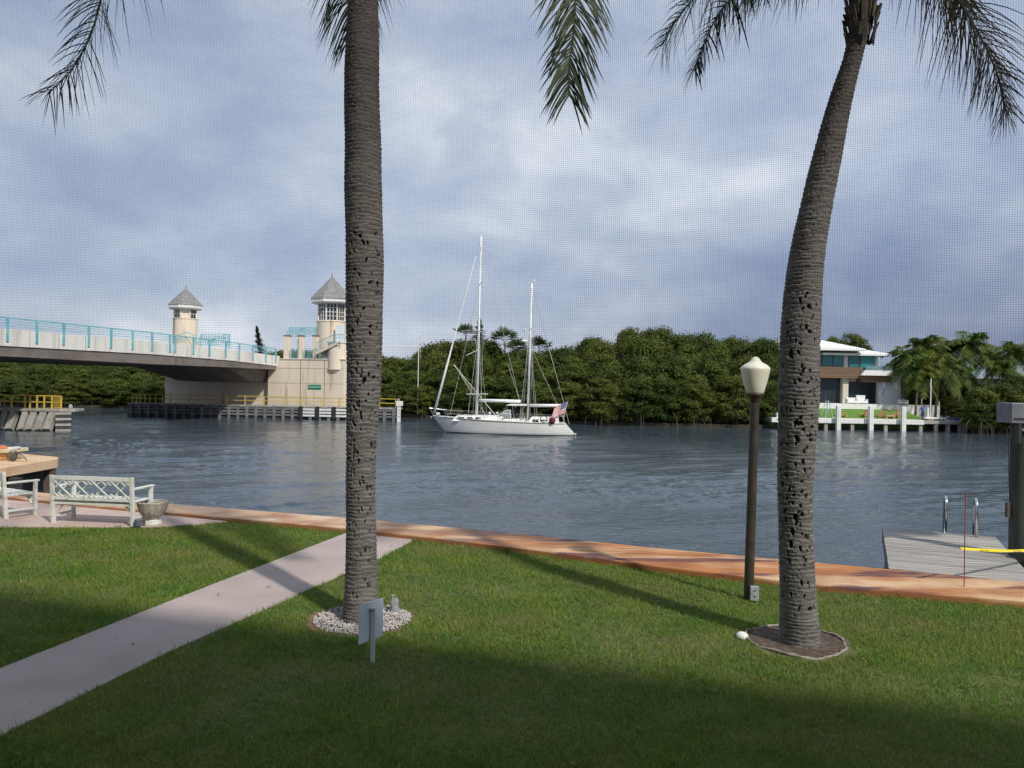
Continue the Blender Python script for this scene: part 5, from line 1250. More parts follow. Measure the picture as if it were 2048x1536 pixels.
for sg in (-1, 1):
    for x, zs, top in ((XM, (9.25, 13.6), 17.8), (XZ, (9.5,), 13.5)):
        wires += [((x + .1, sg * 1.7, 1.25), (x + .35, sg * 1.25, zs[0] + .1)), ((x + .35, sg * 1.25, zs[0] + .1), (x + .14, 0, top)), ((x - .6, sg * 1.7, 1.25), (x + .05, 0, zs[0])), ((x + .8, sg * 1.7, 1.2), (x + .05, 0, zs[0]))]
for a, b in wires: MB(SM).tube([a, b], .016, 4).build('stay', m_wire, boat)
MB(SM).tube([(1.9, -.2, 6.2), (5.9, -.4, 1.6)], .03, 5).build('sheet_rope', m_wire, boat); MB(SM).tube([(1.9, .2, 6.2), (4.8, .4, 1.7)], .03, 5).build('sheet_rope', m_wire, boat)
# pulpit, stanchions, lifelines
mb = MB(SM); mb.tube([(1.3, -.75, 1.4), (1.2, -.72, 2.05), (-.35, -.2, 2.2), (-.35, .2, 2.2), (1.2, .72, 2.05), (1.3, .75, 1.4)], .025, 6).tube([(.1, -.2, 1.5), (-.3, -.2, 2.2)], .02, 5).tube([(.1, .2, 1.5), (-.3, .2, 2.2)], .02, 5)
mb.build('pulpit', m_steel, boat)
for sg in (-1, 1):
    pv = None
    for i in range(9):
        s = .11 + .1 * i; p = (LB * s, sg * (beam(s) - .07), sheer(s))
        MB(SM).tube([p, (p[0], p[1], p[2] + .62)], .016, 5).build('stanchion', m_steel, boat)
    for dz in (.32, .62):
        MB(SM).tube([(LB * (.11 + .1 * i), sg * (beam(.11 + .1 * i) - .07), sheer(.11 + .1 * i) + dz) for i in range(9)], .010, 4).build('lifeline', m_wire, boat)
MB(SM).tube([(LB * .91, -1.45, .98), (LB * .91, -1.45, 1.75), (LB, -1.3, 1.75), (LB, 1.3, 1.75), (LB * .91, 1.45, 1.75), (LB * .91, 1.45, .98)], .022, 6).build('pushpit', m_steel, boat)
MB(SM).tube([(LB - .1, -.7, .95), (LB - .1, -.7, 1.75)], .02, 5).tube([(LB - .1, .7, .95), (LB - .1, .7, 1.75)], .02, 5).build('pushpit_leg', m_steel, boat)
MB(SM).lathe((-.12, 0, 1.35), [(.02, -.1), (.12, -.05), (.12, .06), (.02, .1)], 8).build('anchor', m_steel, boat)
MB(SM).cbox((.55, -.35, 1.72), (.34, .2, .22)).build('anchor_light', m_white, boat, bevel=.04)
MB(SM).lathe((XM + .4 - .9, 0, 0), [(.02, 12.5), (.02, 12.5)], 6)
rd = MB(SM).lathe((XZ - .42, 0, 8.35), [(.05, 0), (.3, .02), (.33, .1), (.28, .2), (.05, .24)], 14).build('radar_dome', m_white, mz_, smooth=True)
MB(SM).beam((XZ + .1, 0, 8.0), (XZ - .42, 0, 8.33), .05, .05).build('radar_bracket', m_alu, mz_)
MB(SM).lathe((XZ - .35, 0, 9.35), [(.03, 0), (.12, .06), (.12, .14), (.03, .2)], 10).build('antenna_dome', m_white, mz_, smooth=True)
MB(SM).beam((XM - .7, 0, 18.05), (XM + .7, 0, 18.05), .03, .03).tube([(XM - .65, 0, 18.05), (XM - .8, 0, 18.5)], .025, 5).tube([(XM + .15, 0, 17.9), (XM + .15, 0, 18.3)], .02, 5).build('masthead_gear', m_alu, mm_)
MB(SM).beam((XZ - .2, 0, 13.75), (XZ + .6, 0, 13.75), .04, .05).lathe((XZ + .35, 0, 13.8), [(.06, 0), (.1, .12), (.02, .25)], 8).build('masthead_gear', m_alu, mz_)
# steering wheel, life ring, outboard, fenders
mb = MB(SM)
for r, x, nm in ((.30, 10.25, 'life_ring'),):
    mb.tube([(x + r * math.cos(q), -1.55, 1.48 + r * math.sin(q)) for q in np.linspace(0, 6.283, 17)], .045, 6, cap=False)
mb.build('life_ring', m_navy, boat)
MB(SM).lathe((11.0, -1.55, 1.1), [(.05, 0), (.26, .08), (.3, .3), (.22, .5), (.05, .55)], 10).build('rope_coil', mat('maroon_canvas', (.12, .02, .025), .9), boat, smooth=True)
MB(SM).cbox((12.0, .6, 1.95), (.3, .25, .42)).build('outboard_motor', m_black, boat, bevel=.06)
MB(SM).tube([(7.15, -.1 + .38 * math.cos(q), 1.75 + .38 * math.sin(q)) for q in np.linspace(0, 6.283, 15)], .02, 5, cap=False).build('steering_wheel', m_black, boat)
# vents, hatches, winches on deck
for x, y in ((2.6, 0), (3.4, .3)): MB(SM).cbox((x, y, 1.70), (.55, .55, .07)).build('hatch', m_glassdark, boat, bevel=.01)
for x in (6.6, 8.3):
    for y in (-1.25, 1.25): MB(SM).lathe((x, y, 1.42), [(.09, 0), (.07, .1), (.09, .18)], 8).build('winch', m_steel, boat)
for x in (5.2, 5.9): MB(SM).lathe((x, .5, 1.62), [(.05, 0), (.05, .15), (.11, .2), (.11, .3), (.02, .34)], 8).build('deck_vent', m_white, boat)
# swim steps in transom
MB(SM).box((LB + .75, -.5, .12), (LB + 1.05, .5, .16)).build('swim_step', m_hull, boat)

# flag: wavy strips and canton
st = SM @ Vector((11.95, -1.2, 1.5)); en = SM @ Vector((12.35, -1.25, 3.1)); fl0 = SM @ Vector((12.3, -1.25, 2.9))
flag = thing('stars_and_stripes_flag', 'stars and stripes flag drooping from a staff at the stern', 'flag', tuple(st))
MB().tube([st, en], .025, 6).build('staff', m_white, flag)
hp = (SM.to_3x3() @ Vector((.30, 0, 1.0))).normalized(); fd = SM.to_3x3() @ Vector((-1.0, .1, -.33)); fd.normalize()
HF, WF = 1.15, 1.25
def fpt(u, v):                                           # u along fly, v down from top
    w_ = .07 * math.sin(u * 7 + v * 2) * u; return en - hp * (v * HF + .02) + fd * (u * WF) + Vector((0, -w_ * 1.5, -u * u * .25))
for k in range(13):
    v0, v1 = k / 13, (k + 1) / 13; u0 = 0.42 if k < 7 else 0.0; vs = []; fs = []; nn = 10
    for i in range(nn + 1):
        u = u0 + (1 - u0) * i / nn; vs += [tuple(fpt(u, v0)), tuple(fpt(u, v1))]
    for i in range(nn): fs.append((2 * i, 2 * i + 1, 2 * i + 3, 2 * i + 2))
    MB().add(vs, fs).build('stripe', m_red if k % 2 == 0 else m_fwhite, flag)
vs = []; fs = []
for i in range(7):
    for j_ in range(2): vs.append(tuple(fpt(.42 * i / 6, j_ * 7 / 13)))
for i in range(6): fs.append((2 * i, 2 * i + 1, 2 * i + 3, 2 * i + 2))
ct = MB().add(vs, fs).build('canton', m_blue, flag); mb = MB()
for i in range(5):
    for j_ in range(4):
        p = fpt(.42 * (i + .6) / 5.4, (j_ + .6) / 4.4 * 7 / 13) + Vector((0, -.008, 0)); star = []
        for q in range(10): r = .035 if q % 2 == 0 else .015; a = math.pi / 2 + q * math.pi / 5; star.append((p.x + r * math.cos(a), p.y, p.z + r * math.sin(a)))
        mb.add(star, [tuple(range(10))])
mb.build('stars', m_fwhite, ct)

# ------------------------------------------------------------------ people
def person(label, base, joints, radii, edges, m_body, face, head_r=.105, cap=None, legs=None, hair=None):
    """one skinned body; joints in world metres relative to base; face: unit direction"""
    t = thing('person', label, 'person', tuple(base))
    me = bpy.data.meshes.new('body'); me.from_pydata(joints, edges, []); me.update()
    o = bpy.data.objects.new('body', me); COL.objects.link(o); o.parent = t
    sk = o.modifiers.new('skin', 'SKIN'); sk.use_smooth_shade = True
    for i, r in enumerate(radii): me.skin_vertices[0].data[i].radius = (r, r)
    me.skin_vertices[0].data[0].use_root = True
    ss = o.modifiers.new('sub', 'SUBSURF'); ss.levels = 1; ss.render_levels = 2
    for m in m_body: me.materials.append(m)
    dg = bpy.context.evaluated_depsgraph_get(); me2 = bpy.data.meshes.new_from_object(o.evaluated_get(dg)); 
    o.modifiers.clear(); o.data = me2
    if not me2.materials:
        for m in m_body: me2.materials.append(m)
    return t, o
def standing(label, base, yaw, shirt, trousers, arms='down', lean=0.0, hat=None, seated=False, H=1.75):
    k = H / 1.75; R3 = Matrix.Rotation(yaw, 3, 'Z')
    def v(x, y, z): return tuple(R3 @ Vector((x * k, y * k, z * k)))
    hipz = .92 if not seated else .92
    J = [v(0, 0, .95), v(0, .01, 1.12), v(0, .02 + lean, 1.32), v(0, .02 + lean, 1.46), v(0, .04 + lean, 1.55), v(0, .05 + lean, 1.66), v(0, .04 + lean, 1.71)]
    R = [.125, .115, .145, .07, .055, .095, .07]; E = [(0, 1), (1, 2), (2, 3), (3, 4), (4, 5), (5, 6)]
    for sx in (-1, 1):
        n = len(J)
        if arms == 'front': P_ = [v(sx * .19, .02 + lean, 1.42), v(sx * .24, .10, 1.17), v(sx * .12, .33, 1.14), v(sx * .08, .41, 1.15)]
        else: P_ = [v(sx * .19, .02 + lean, 1.42), v(sx * .26, .0, 1.14), v(sx * .22, .12, .92), v(sx * .2, .17, .83)]
        J += P_; R += [.06, .047, .035, .03]; E += [(2, n), (n, n + 1), (n + 1, n + 2), (n + 2, n + 3)]
        m = len(J); J += [v(sx * .10, 0, .86), v(sx * .11, .01, .48), v(sx * .11, -.02, .09), v(sx * .12, .12, .035)]
        R += [.088, .06, .042, .035]; E += [(0, m), (m, m + 1), (m + 1, m + 2), (m + 2, m + 3)]
    t, o = person(label, base, J, R, E, [shirt, trousers, m_skin], None)
    me = o.data; inv = R3.inverted()
    for p in me.polygons:
        c_ = inv @ p.center; z = c_.z / k; ax = abs(c_.x) / k
        p.material_index = 2 if z > 1.49 or (ax > .15 and z < 1.2 and z > .78 and (c_.y / k > .05)) or z < .0 else (1 if z < .97 else 0)
    hd = Vector(v(0, .05 + lean, 1.655))
    # head details: hair cap, nose, ears, eyes
    M4 = Matrix.Translation(Vector(base) + hd) @ R3.to_4x4() @ Matrix.Scale(k, 4)
    MB(M4).lathe((0, -.012, 0), [(.098, -.01), (.104, .03), (.09, .075), (.05, .105), (.01, .112)], 14).build('hair', m_black if hat is None else hat, t, smooth=True)
    if hat is not None: MB(M4).box((-.07, .06, .02), (.07, .17, .035)).build('cap_brim', hat, t)
    MB(M4).add([(-.015, .09, -.01), (.015, .09, -.01), (0, .122, -.02), (0, .09, .02)], [(0, 1, 2), (0, 2, 3), (1, 3, 2)]).build('nose', m_skin, t)
    for sx in (-1, 1):
        MB(M4).cbox((sx * .1, 0, -.01), (.02, .035, .05)).build('ear', m_skin, t); MB(M4).cbox((sx * .035, .092, .012), (.022, .01, .012)).build('eye', m_black, t)
        MB(M4)
    # hands: palm with five fingers
    for sx in (-1, 1):
        w0 = Vector(v(*((sx * .08, .41, 1.15) if arms == 'front' else (sx * .2, .17, .83)))); w1 = Vector(v(*((sx * .06, .45, 1.15) if arms == 'front' else (sx * .195, .19, .80))))
        d_ = (w1 - w0).normalized(); mbh = MB(Matrix.Translation(Vector(base)))
        s_ = R3 @ Vector((1, 0, 0)); mbh.tube([w0, w0 + d_ * .05, w0 + d_ * .09], [.028, .036, .03], 8)
        for q in range(4): b0 = w0 + d_ * .085 + s_ * (q - 1.5) * .017; mbh.tube([b0, b0 + d_ * .035, b0 + d_ * (.06 + .008 * (q in (1, 2))) + Vector((0, 0, -.02))], [.009, .008, .006], 5)
        b0 = w0 + d_ * .04 - s_ * sx * .03; mbh.tube([b0, b0 + d_ * .03 - s_ * sx * .02, b0 + d_ * .05 - s_ * sx * .02], [.011, .009, .007], 5)
        mbh.build('hand', m_skin, t, smooth=True)
    return t
hb = SM @ Vector((7.62, -.1, .88))
standing('helmsman in dark jacket and white cap at the wheel of the sailboat', hb, math.atan2(-BD.y, -BD.x) - math.pi / 2, m_cloth_d, m_cloth_d, 'front', hat=m_white, H=1.72)
hb = SM @ Vector((8.25, .5, .70))
standing('second sailor in grey top with white cap behind the helmsman', hb, math.atan2(-BD.y, -BD.x) - math.pi / 2, m_greybox, m_cloth_d, 'down', hat=m_white, H=1.55)

# ------------------------------------------------------------------ villa, dock and garden on the far right
YV = 98.0
def V_(px, py, Y=YV): return W(px, py, Y)
zp = lambda py, Y=YV, px=1720: W(px, py, Y).z
xp = lambda px, Y=YV, py=760: W(px, py, Y).x
zg = zp(807)
villa = thing('modern_villa', 'modern two storey villa with white hip roof, teal glass and wood band', 'house', (xp(1700), YV, zg))
XL, XR = xp(1560), xp(1776)
x1717, x1697, x1689 = xp(1717), xp(1697), xp(1689)
# ground floor: back volume, pillar, glazing
MB().box((XL, YV + .6, zg - .1), (XR - .6, YV + 10, zp(757))).build('wall', m_hwhite, villa)
MB().box((xp(1684), YV - .3, zg), (xp(1695), YV + .55, zp(757))).build('pillar', mat('cream_stone', (.6, .56, .46), .8), villa)
MB().box((xp(1756), YV - .2, zg), (xp(1762), YV + .55, zp(763))).build('pillar', m_hwhite, villa)
for a, b, n_p, yt_ in ((1600, 1683, 3, 758), (1697, 1755, 3, 764)):
    f_ = MB().box((xp(a), YV + .45, zg), (xp(b), YV + .57, zp(yt_))).build('glass_door', m_black, villa)
    for k in range(n_p):
        xa = xp(a) + (xp(b) - xp(a)) * k / n_p; xb = xp(a) + (xp(b) - xp(a)) * (k + 1) / n_p; MB().box((xa + .08, YV + .43, zg + .08), (xb - .08, YV + .45, zp(yt_) - .1)).build('pane', m_glassdark, f_)
# wood band with boards
band_t, band_b = zp(735), zp(757)
MB().box((XL, YV - .9, zp(757) + .0), (x1717, YV + .6, band_t)).box((x1717, YV - .9, zp(764)), (XR, YV + .6, zp(751))).build('wood_band', m_wood, villa)
for k in range(6):
    z = band_b + (band_t - band_b) * k / 6; MB().box((XL, YV - .94, z + .02), (x1717, YV - .9, z + (band_t - band_b) / 6 - .02)).build('cladding_board', m_wood, villa)
MB().add([(xp(1711), YV - 1.6, zp(751)), (xp(1774), YV - 1.6, zp(751)), (xp(1774), YV - 1.6, zp(741)), (xp(1718), YV - 1.6, zp(741)), (xp(1711), YV + .5, zp(751)), (xp(1774), YV + .5, zp(751)), (xp(1774), YV + .5, zp(741)), (xp(1718), YV + .5, zp(741))],
         [(0, 1, 2, 3), (4, 7, 6, 5), (0, 4, 5, 1), (1, 5, 6, 2), (2, 6, 7, 3), (3, 7, 4, 0)]).build('balcony', m_hwhite, villa)
# upper floor
MB().box((XL + .5, YV + .3, band_t), (xp(1757), YV + 9.5, zp(706))).build('wall', m_hwhite, villa)
for a, b, ya, yb, n_p in ((1600, 1688, 704, 734, 4), (1698, 1718, 709, 735, 1), (1720, 1750, 709, 737, 1)):
    f_ = MB().box((xp(a), YV + .18, zp(yb)), (xp(b), YV + .3, zp(ya))).build('window', m_black, villa)
    for k in range(n_p):
        xa = xp(a) + (xp(b) - xp(a)) * k / n_p; xb = xp(a) + (xp(b) - xp(a)) * (k + 1) / n_p; MB().box((xa + .07, YV + .15, zp(yb) + .07), (xb - .07, YV + .18, zp(ya) - .07)).build('pane', m_tealglass, f_)
bl = MB().box((xp(1720), YV - 1.55, zp(741)), (xp(1773), YV - 1.5, zp(732))).build('balcony_glass', mat('rail_glass', (.35, .5, .5), .1, trans=.6), villa)
# blinds in the window
MB().box((xp(1722), YV + .12, zp(729)), (xp(1748), YV + .15, zp(712))).build('blind', mat('blind_teal', (.05, .30, .31), .5), villa)
def hip(x0, x1, y0, y1, ze, zt__, rx0, rx1, name='roof'):
    ym = (y0 + y1) / 2
    MB().add([(x0, y0, ze), (x1, y0, ze), (x1, y1, ze), (x0, y1, ze), (rx0, ym, zt__), (rx1, ym, zt__), (x0, y0, ze - .25), (x1, y0, ze - .25), (x1, y1, ze - .25), (x0, y1, ze - .25)],
             [(0, 1, 5, 4), (1, 2, 5), (2, 3, 4, 5), (3, 0, 4), (0, 6, 7, 1), (1, 7, 8, 2), (2, 8, 9, 3), (3, 9, 6, 0), (9, 8, 7, 6)]).build(name, m_hwhite, villa)
hip(xp(1540), xp(1719), YV - 1.6, YV + 11, zp(699), zp(678.5, YV + 5), xp(1600), xp(1652))
hip(xp(1640), xp(1776), YV - .8, YV + 10, zp(707.5), zp(692, YV + 4), xp(1680), xp(1716))
# terrace, planters and side stair wall
MB().box((xp(1560), 94.5, -1.4), (xp(1850), YV + 6, zg - .02)).build('terrace', m_hwhite, villa)
MB().add([(xp(1757), YV - .5, zg), (xp(1800), YV - .5, zg), (xp(1797), YV - .5, zp(752)), (xp(1776), YV - .5, zp(751)), (xp(1770), YV - .5, zp(775)), (xp(1757), YV, zg), (xp(1800), YV, zg), (xp(1797), YV, zp(752)), (xp(1776), YV, zp(751)), (xp(1770), YV, zp(775))],
         [(0, 1, 2, 3, 4), (9, 8, 7, 6, 5), (0, 5, 6, 1), (1, 6, 7, 2), (2, 7, 8, 3), (3, 8, 9, 4), (4, 9, 5, 0)]).build('stair_wall', m_hwhite, villa)
g = random.Random(17)
def sofa(px, label, w_=1.2, hh=.75):
    x = xp(px, 95.6); t = thing('outdoor_sofa', label, 'sofa', (x, 95.6, zg), 'white outdoor sofas on the villa terrace')
    MB().box((x - w_ / 2, 95.2, zg + .1), (x + w_ / 2, 96.0, zg + .4)).build('seat', m_hwhite, t, bevel=.05); MB().box((x - w_ / 2, 95.85, zg + .35), (x + w_ / 2, 96.05, zg + hh)).build('backrest', m_hwhite, t, bevel=.05)
    for s in (-1, 1): MB().box((x + s * w_ / 2 - .08, 95.2, zg + .05), (x + s * w_ / 2 + .08, 96, zg + .58)).build('armrest', m_hwhite, t, bevel=.04)
sofa(1704, 'low white outdoor sofa on the villa terrace nearest the cream pillar'); sofa(1724, 'taller white outdoor seat in the middle of the villa terrace', 1.1, 1.05); sofa(1806, 'grey white outdoor seat at the right end of the villa terrace', .9, .7)
# garden strip and dock
xa_, xb_ = xp(1540, 89), xp(1852, 89); zl0 = zp(836.5, 89); zl1 = zg - .62
fl = MB().add([(xa_, 88.9, -1.6), (xb_, 88.9, -1.6), (xb_, 94.45, -1.6), (xa_, 94.45, -1.6), (xa_, 88.9, zl0), (xb_, 88.9, zl0), (xb_, 94.45, zl1), (xa_, 94.45, zl1)],
              [(0, 3, 2, 1), (4, 5, 6, 7), (0, 1, 5, 4), (1, 2, 6, 5), (2, 3, 7, 6), (3, 0, 4, 7)]).build('far_lawn', m_turf); tag(fl, 'bright green strip of lawn before the villa', None, None, 'structure')
YD = 87.4; ztd = zp(837.5, YD, 1700)
fdock = thing('villa_dock', 'long white edged concrete dock on piles before the villa', 'dock', (xp(1740, YD), YD, WATER))
MB().box((xp(1545, YD), YD, ztd - .55), (xp(1850, YD), YD + 2.2, ztd)).build('deck', m_white, fdock, bevel=.03)
MB().box((xp(1850, YD) + .01, YD + .05, ztd - .45), (xp(1940, YD), YD + 2.2, ztd - .08)).build('deck', m_concrete, fdock, bevel=.03)
for px in (1600, 1655, 1708, 1775, 1845, 1876, 1900, 1925): x = xp(px, YD); MB().box((x - .18, YD + .15, -3), (x + .18, YD + .5, ztd - .55 if px < 1850 else ztd - .45)).build('pile', m_concrete, fdock)
MB().box((xp(1545, YD), YD + 1.6, -3), (xp(1935, YD), YD + 1.8, ztd - .5)).build('back_wall', m_darktimber, fdock)
for px, lb_ in ((1678, 'tall white square mooring post nearest the leaning palm'), (1743, 'middle tall white square mooring post of the villa dock'), (1808, 'tall white square mooring post nearest the man in blue')):
    x = xp(px, YD - .3); solo(MB().box((x - .24, YD - .52, -3), (x + .24, YD - .08, zp(812, YD))), 'mooring_post', m_white, lb_, 'post', (x, YD - .3, WATER), 'white mooring posts before the villa', bevel=.03)
x = xp(1556, 88); solo(MB().box((x - .25, 87.5, ztd - .1), (x + .25, 88, ztd + .45)).box((x - .3, 87.45, ztd + .45), (x + .3, 88.05, ztd + .52)), 'dock_box', m_white, 'small white dock box left of the leaning palm trunk', 'dock box', (x, 87.7, ztd))
def adirondack(px, label, yaw):
    x = xp(px, 89.6); z0 = ztd + .02; t = thing('adirondack_chair', label, 'chair', (x, 89.6, z0), 'tan adirondack chairs on the villa lawn', rotz=yaw)
    T_ = Matrix.Identity(4)
    MB().add([(-.3, -.35, .38), (.3, -.35, .38), (.3, .25, .22), (-.3, .25, .22), (-.3, -.35, .43), (.3, -.35, .43), (.3, .25, .27), (-.3, .25, .27)], [(0, 3, 2, 1), (4, 5, 6, 7), (0, 1, 5, 4), (1, 2, 6, 5), (2, 3, 7, 6), (3, 0, 4, 7)]).build('seat', m_adir, t, local=True)
    for k in range(5): xx = -.26 + .13 * k; MB().beam((xx, .22, .22), (xx * 1.15, .52, 1.0 - abs(k - 2) * .05), .11, .03, (0, 1, .3)).build('back_slat', m_adir, t, local=True)
    for s in (-1, 1):
        MB().box((s * .38 - .07, -.4, .55), (s * .38 + .07, .4, .58)).build('armrest', m_adir, t, local=True); MB().box((s * .34 - .03, -.38, 0), (s * .34 + .03, -.28, .55)).build('leg', m_adir, t, local=True); MB().beam((s * .3, .3, .35), (s * .3, .62, .0), .04, .1).build('leg', m_adir, t, local=True)
    return t
adirondack(1688, 'tan adirondack chair just right of the leftmost visible mooring post', R_(70)); adirondack(1730, 'tan adirondack chair just left of the middle mooring post', R_(-60))
adirondack(1764, 'tan adirondack chair between the middle and right mooring posts', R_(165)); adirondack(1794, 'tan adirondack chair beside the fire table near the man in blue', R_(-50))
x = xp(1781, 89.2)
ft = thing('fire_table', 'low square tan fire table between the adirondack chairs', 'table', (x, 89.2, ztd))
MB().box((x - .55, 88.9, ztd + .3), (x + .55, 89.6, ztd + .4)).build('table_top', m_adir, ft)
for sx_ in (-1, 1):
    for sy_ in (0, 1): MB().box((x + sx_ * .42 - .08, 89.0 + .4 * sy_, ztd), (x + sx_ * .42 + .08, 89.12 + .4 * sy_, ztd + .3)).build('leg', m_adir, ft)
x = xp(1658, 89)
fr_ = thing('swing_frame', 'pale blue metal A frame swing on the green strip', 'swing frame', (x, 89, ztd))
zt2 = zp(803, 89)
for dx, px_ in ((-.45, 0), (.45, 0)): MB().tube([(x + dx, 88.8, ztd), (x, 89, zt2), ], .04, 6).tube([(x + dx * 1.1, 90, ztd), (x, 89.8, zt2)], .04, 6).build('leg', mat('pale_blue_metal', (.35, .5, .55), .5), fr_)
MB().tube([(x, 88.95, zt2), (x, 89.85, zt2)], .04, 6).build('top_bar', m_alu, fr_)
p = W(1845, 837, 88.3); 
standing('man in blue shirt and dark trousers standing on the villa dock', (p.x, 88.3, ztd), math.pi * .15, m_cloth_b, m_cloth_d, 'front', H=1.8)
x = xp(1866, 88)
sk_ = thing('boat_lift_platform', 'small grey white boat lift platform on the dock behind the man', 'platform', (x, 88, ztd))
MB().box((x - .9, 87.8, ztd + .1), (x + 1.5, 88.9, ztd + .28)).box((x - .5, 87.9, ztd - .05), (x - .3, 88.8, ztd + .1)).box((x + .9, 87.9, ztd - .05), (x + 1.1, 88.8, ztd + .1)).build('deck', m_white, sk_, bevel=.04)
MB().box((x - .45, 88.2, ztd + .28), (x - .25, 88.4, ztd + 1.4)).build('column', m_white, sk_)
for px, pt_, lb_, rr in ((1862, 757, 'tall white flagpole without flag on the villa dock', .07), (1879, 803, 'short thin white pole right of the tall flagpole', .05), (1844, 797, 'thin white pole just behind the man in blue', .04)):
    x = xp(px, 88.9); solo(MB().tube([(x, 88.9, ztd), (x, 88.9, zp(pt_, 88.9, px))], rr, 6), 'dock_pole', m_white, lb_, 'pole', (x, 88.9, ztd), 'white poles on the villa dock')
x = xp(1913, 88.2); solo(MB().box((x - .38, 88, ztd), (x + .38, 88.5, ztd + .22)).box((x - .42, 87.97, ztd + .22), (x + .42, 88.53, ztd + .28)), 'blue_cooler', mat('blue_plastic', (.02, .10, .35), .5), 'blue cooler box lying at the right end of the villa dock', 'cooler', (x, 88.2, ztd), bevel=.03)
# grey house glimpsed between the palms
xh = xp(1990, 118); hz = zp(735, 118, 1990)
nh = thing('grey_house', 'pale grey house glimpsed between the palms at the far right', 'house', (xh, 118, -1))
MB().box((xp(1915, 118), 118, -1.3), (xp(2150, 118), 128, zp(755, 118, 1990))).build('wall', mat('pale_grey_wall', (.42, .45, .48), .8), nh)
MB().add([(xp(1905, 116), 116, zp(758, 117, 1990)), (xp(2160, 116), 116, zp(758, 117, 1990)), (xp(2160, 124), 124, hz + .6), (xp(1925, 124), 124, hz + .6), (xp(2160, 131), 131, zp(758, 117, 1990)), (xp(1905, 131), 131, zp(758, 117, 1990))], [(0, 1, 2, 3), (3, 2, 4, 5)]).build('roof', mat('blue_grey_roof', (.3, .36, .42), .5), nh)
for px in (1930, 1965, 2010, 2040): MB().box((xp(px, 118), 117.9, zp(785, 118, px)), (xp(px + 12, 118), 118, zp(768, 118, px))).build('window', m_glassdark, nh)
# coconut palms of the garden
gp = 'coconut palms right of the villa'
m_ptr = mat('coconut_trunk', (.20, .17, .13), .9, (.13, .10, .08), 4)
for px, py, Y, sc_, lean, i, lb_ in ((1812, 712, 97, 1.45, .3, 0, 'yellowish coconut palm nearest the villa roof'), (1850, 700, 99, 1.5, -.2, 1, 'tall yellow green coconut palm above the white flagpole'), (1838, 742, 93, 1.2, .4, 2, 'low coconut palm behind the man in blue'),
                               (1880, 728, 94, 1.35, .5, 0, 'dark green coconut palm right of the white flagpole'), (1893, 700, 104, 1.45, .2, 1, 'coconut palm between the flagpole and the tallest palm'), (1942, 690, 100, 1.6, 0.1, 2, 'tallest dark coconut palm with a bare pale trunk at the far right'),
                               (2030, 702, 101, 1.5, .2, 0, 'dark coconut palm at the right picture edge above the piling'), (1985, 720, 108, 1.3, .1, 1, 'coconut palm half hidden before the grey house'), (2005, 740, 98, 1.1, -.3, 2, 'small coconut palm leaning above the mangrove bush'),
                               (1788, 740, 101, 1.0, 0, 1, 'short coconut palm at the villa side wall'), (1920, 742, 96, 1.1, .2, 2, 'low coconut palm above the blue cooler')):
    far_palm(px, py, Y, lb_, feath[i], gp, sc_, lean=lean, zb=-1.4, mt=m_ptr)
gp = 'dark garden trees behind the villa palms'
for px, py, Y, w_ in ((1805, 760, 106, 6), (1835, 745, 108, 7), (1870, 742, 109, 7), (1905, 748, 108, 6.5), (1935, 750, 111, 5), (1820, 785, 98, 4), (1860, 790, 98.5, 4), (1900, 790, 97, 4.5), (1925, 800, 94, 4)):
    T_ = W(px, py, Y); tree(T_.x, Y, -1.4, T_.z, w_, 'dark leafy garden tree among the coconut palm trunks', gp, name='garden_tree')
gp = 'mangrove bushes at the right shore'
for px, py, Y, w_ in ((1965, 772, 85.5, 5), (1995, 762, 85, 5.5), (2030, 768, 84.5, 6), (2070, 760, 84, 6), (2110, 750, 84, 7), (1960, 800, 84.5, 3.2), (1990, 790, 90, 6), (2040, 745, 92, 6)):
    T_ = W(px, py, Y); tree(T_.x, Y, WATER + .1, T_.z, w_, 'bright green mangrove bush on the shore between villa dock and piling', gp, rts=True, name='mangrove_bush')
gp = 'trees filling the wood right of the frame'

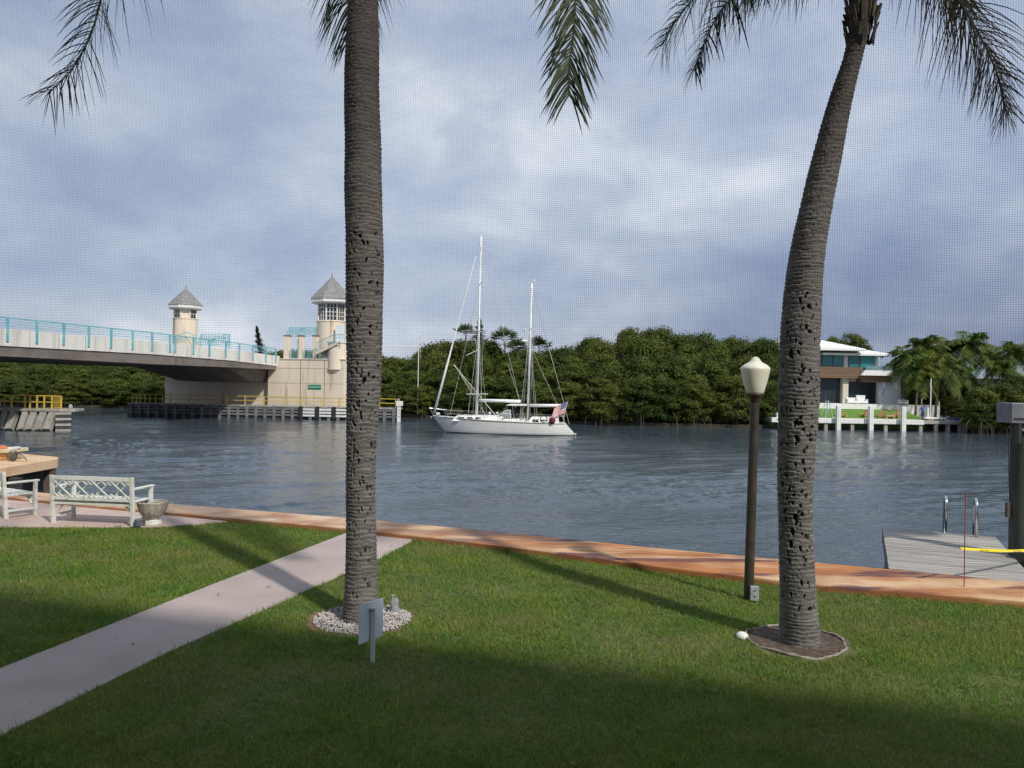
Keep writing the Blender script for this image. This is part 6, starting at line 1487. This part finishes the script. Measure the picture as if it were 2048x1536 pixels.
# ------------------------------------------------------------------ insect screen of the porch the photograph was taken through
def screen():
    pitch, th, x0, x1, z0, z1 = .0014, .00027, -1.05, 1.35, 1.35, 3.7
    y0 = .532; V = []; Fs = []
    xs = np.arange(x0, x1, pitch); zs = np.arange(z0, z1, pitch)
    def boxes(lo, hi):
        lo = np.asarray(lo); hi = np.asarray(hi); n = len(lo); c = np.stack([lo, hi], 1)
        idx = [(0, 0, 0), (1, 0, 0), (1, 1, 0), (0, 1, 0), (0, 0, 1), (1, 0, 1), (1, 1, 1), (0, 1, 1)]
        return np.stack([np.stack([c[:, a, 0], c[:, b, 1], c[:, d, 2]], 1) for a, b, d in idx], 1).reshape(-1, 3), n
    o1 = np.ones(len(xs)); A_, n1 = boxes(np.stack([xs, y0 * o1, z0 * o1], 1), np.stack([xs + th, (y0 + th) * o1, z1 * o1], 1))
    o2 = np.ones(len(zs)); B_, n2 = boxes(np.stack([x0 * o2, (y0 + th * 1.2) * o2, zs], 1), np.stack([x1 * o2, (y0 + th * 2.2) * o2, zs + th], 1))
    V = np.concatenate([A_, B_]); q = np.array([(0, 3, 2, 1), (4, 5, 6, 7), (0, 1, 5, 4), (1, 2, 6, 5), (2, 3, 7, 6), (3, 0, 4, 7)])
    Fq = (np.arange(n1 + n2)[:, None, None] * 8 + q[None]).reshape(-1, 4)
    Vh = V @ np.array(CR.to_3x3()).T
    m = bpy.data.materials.new('translucent_vinyl_strand'); m.use_nodes = True; t = m.node_tree; t.nodes.clear()
    o = t.nodes.new('ShaderNodeOutputMaterial'); a = t.nodes.new('ShaderNodeVolumeAbsorption'); a.inputs['Color'].default_value = (.12, .12, .12, 1); a.inputs['Density'].default_value = 1900
    t.links.new(a.outputs[0], o.inputs['Volume'])
    c = CR @ Vector((.15, y0, z0)); Vh = Vh - np.array(c)
    ob = link('insect_screen', npmesh('insect_screen', Vh, Fq), m, None, tuple(c))
    tag(ob, 'fine grey insect screen mesh that the whole view is seen through', 'insect screen', None, 'stuff')
screen()
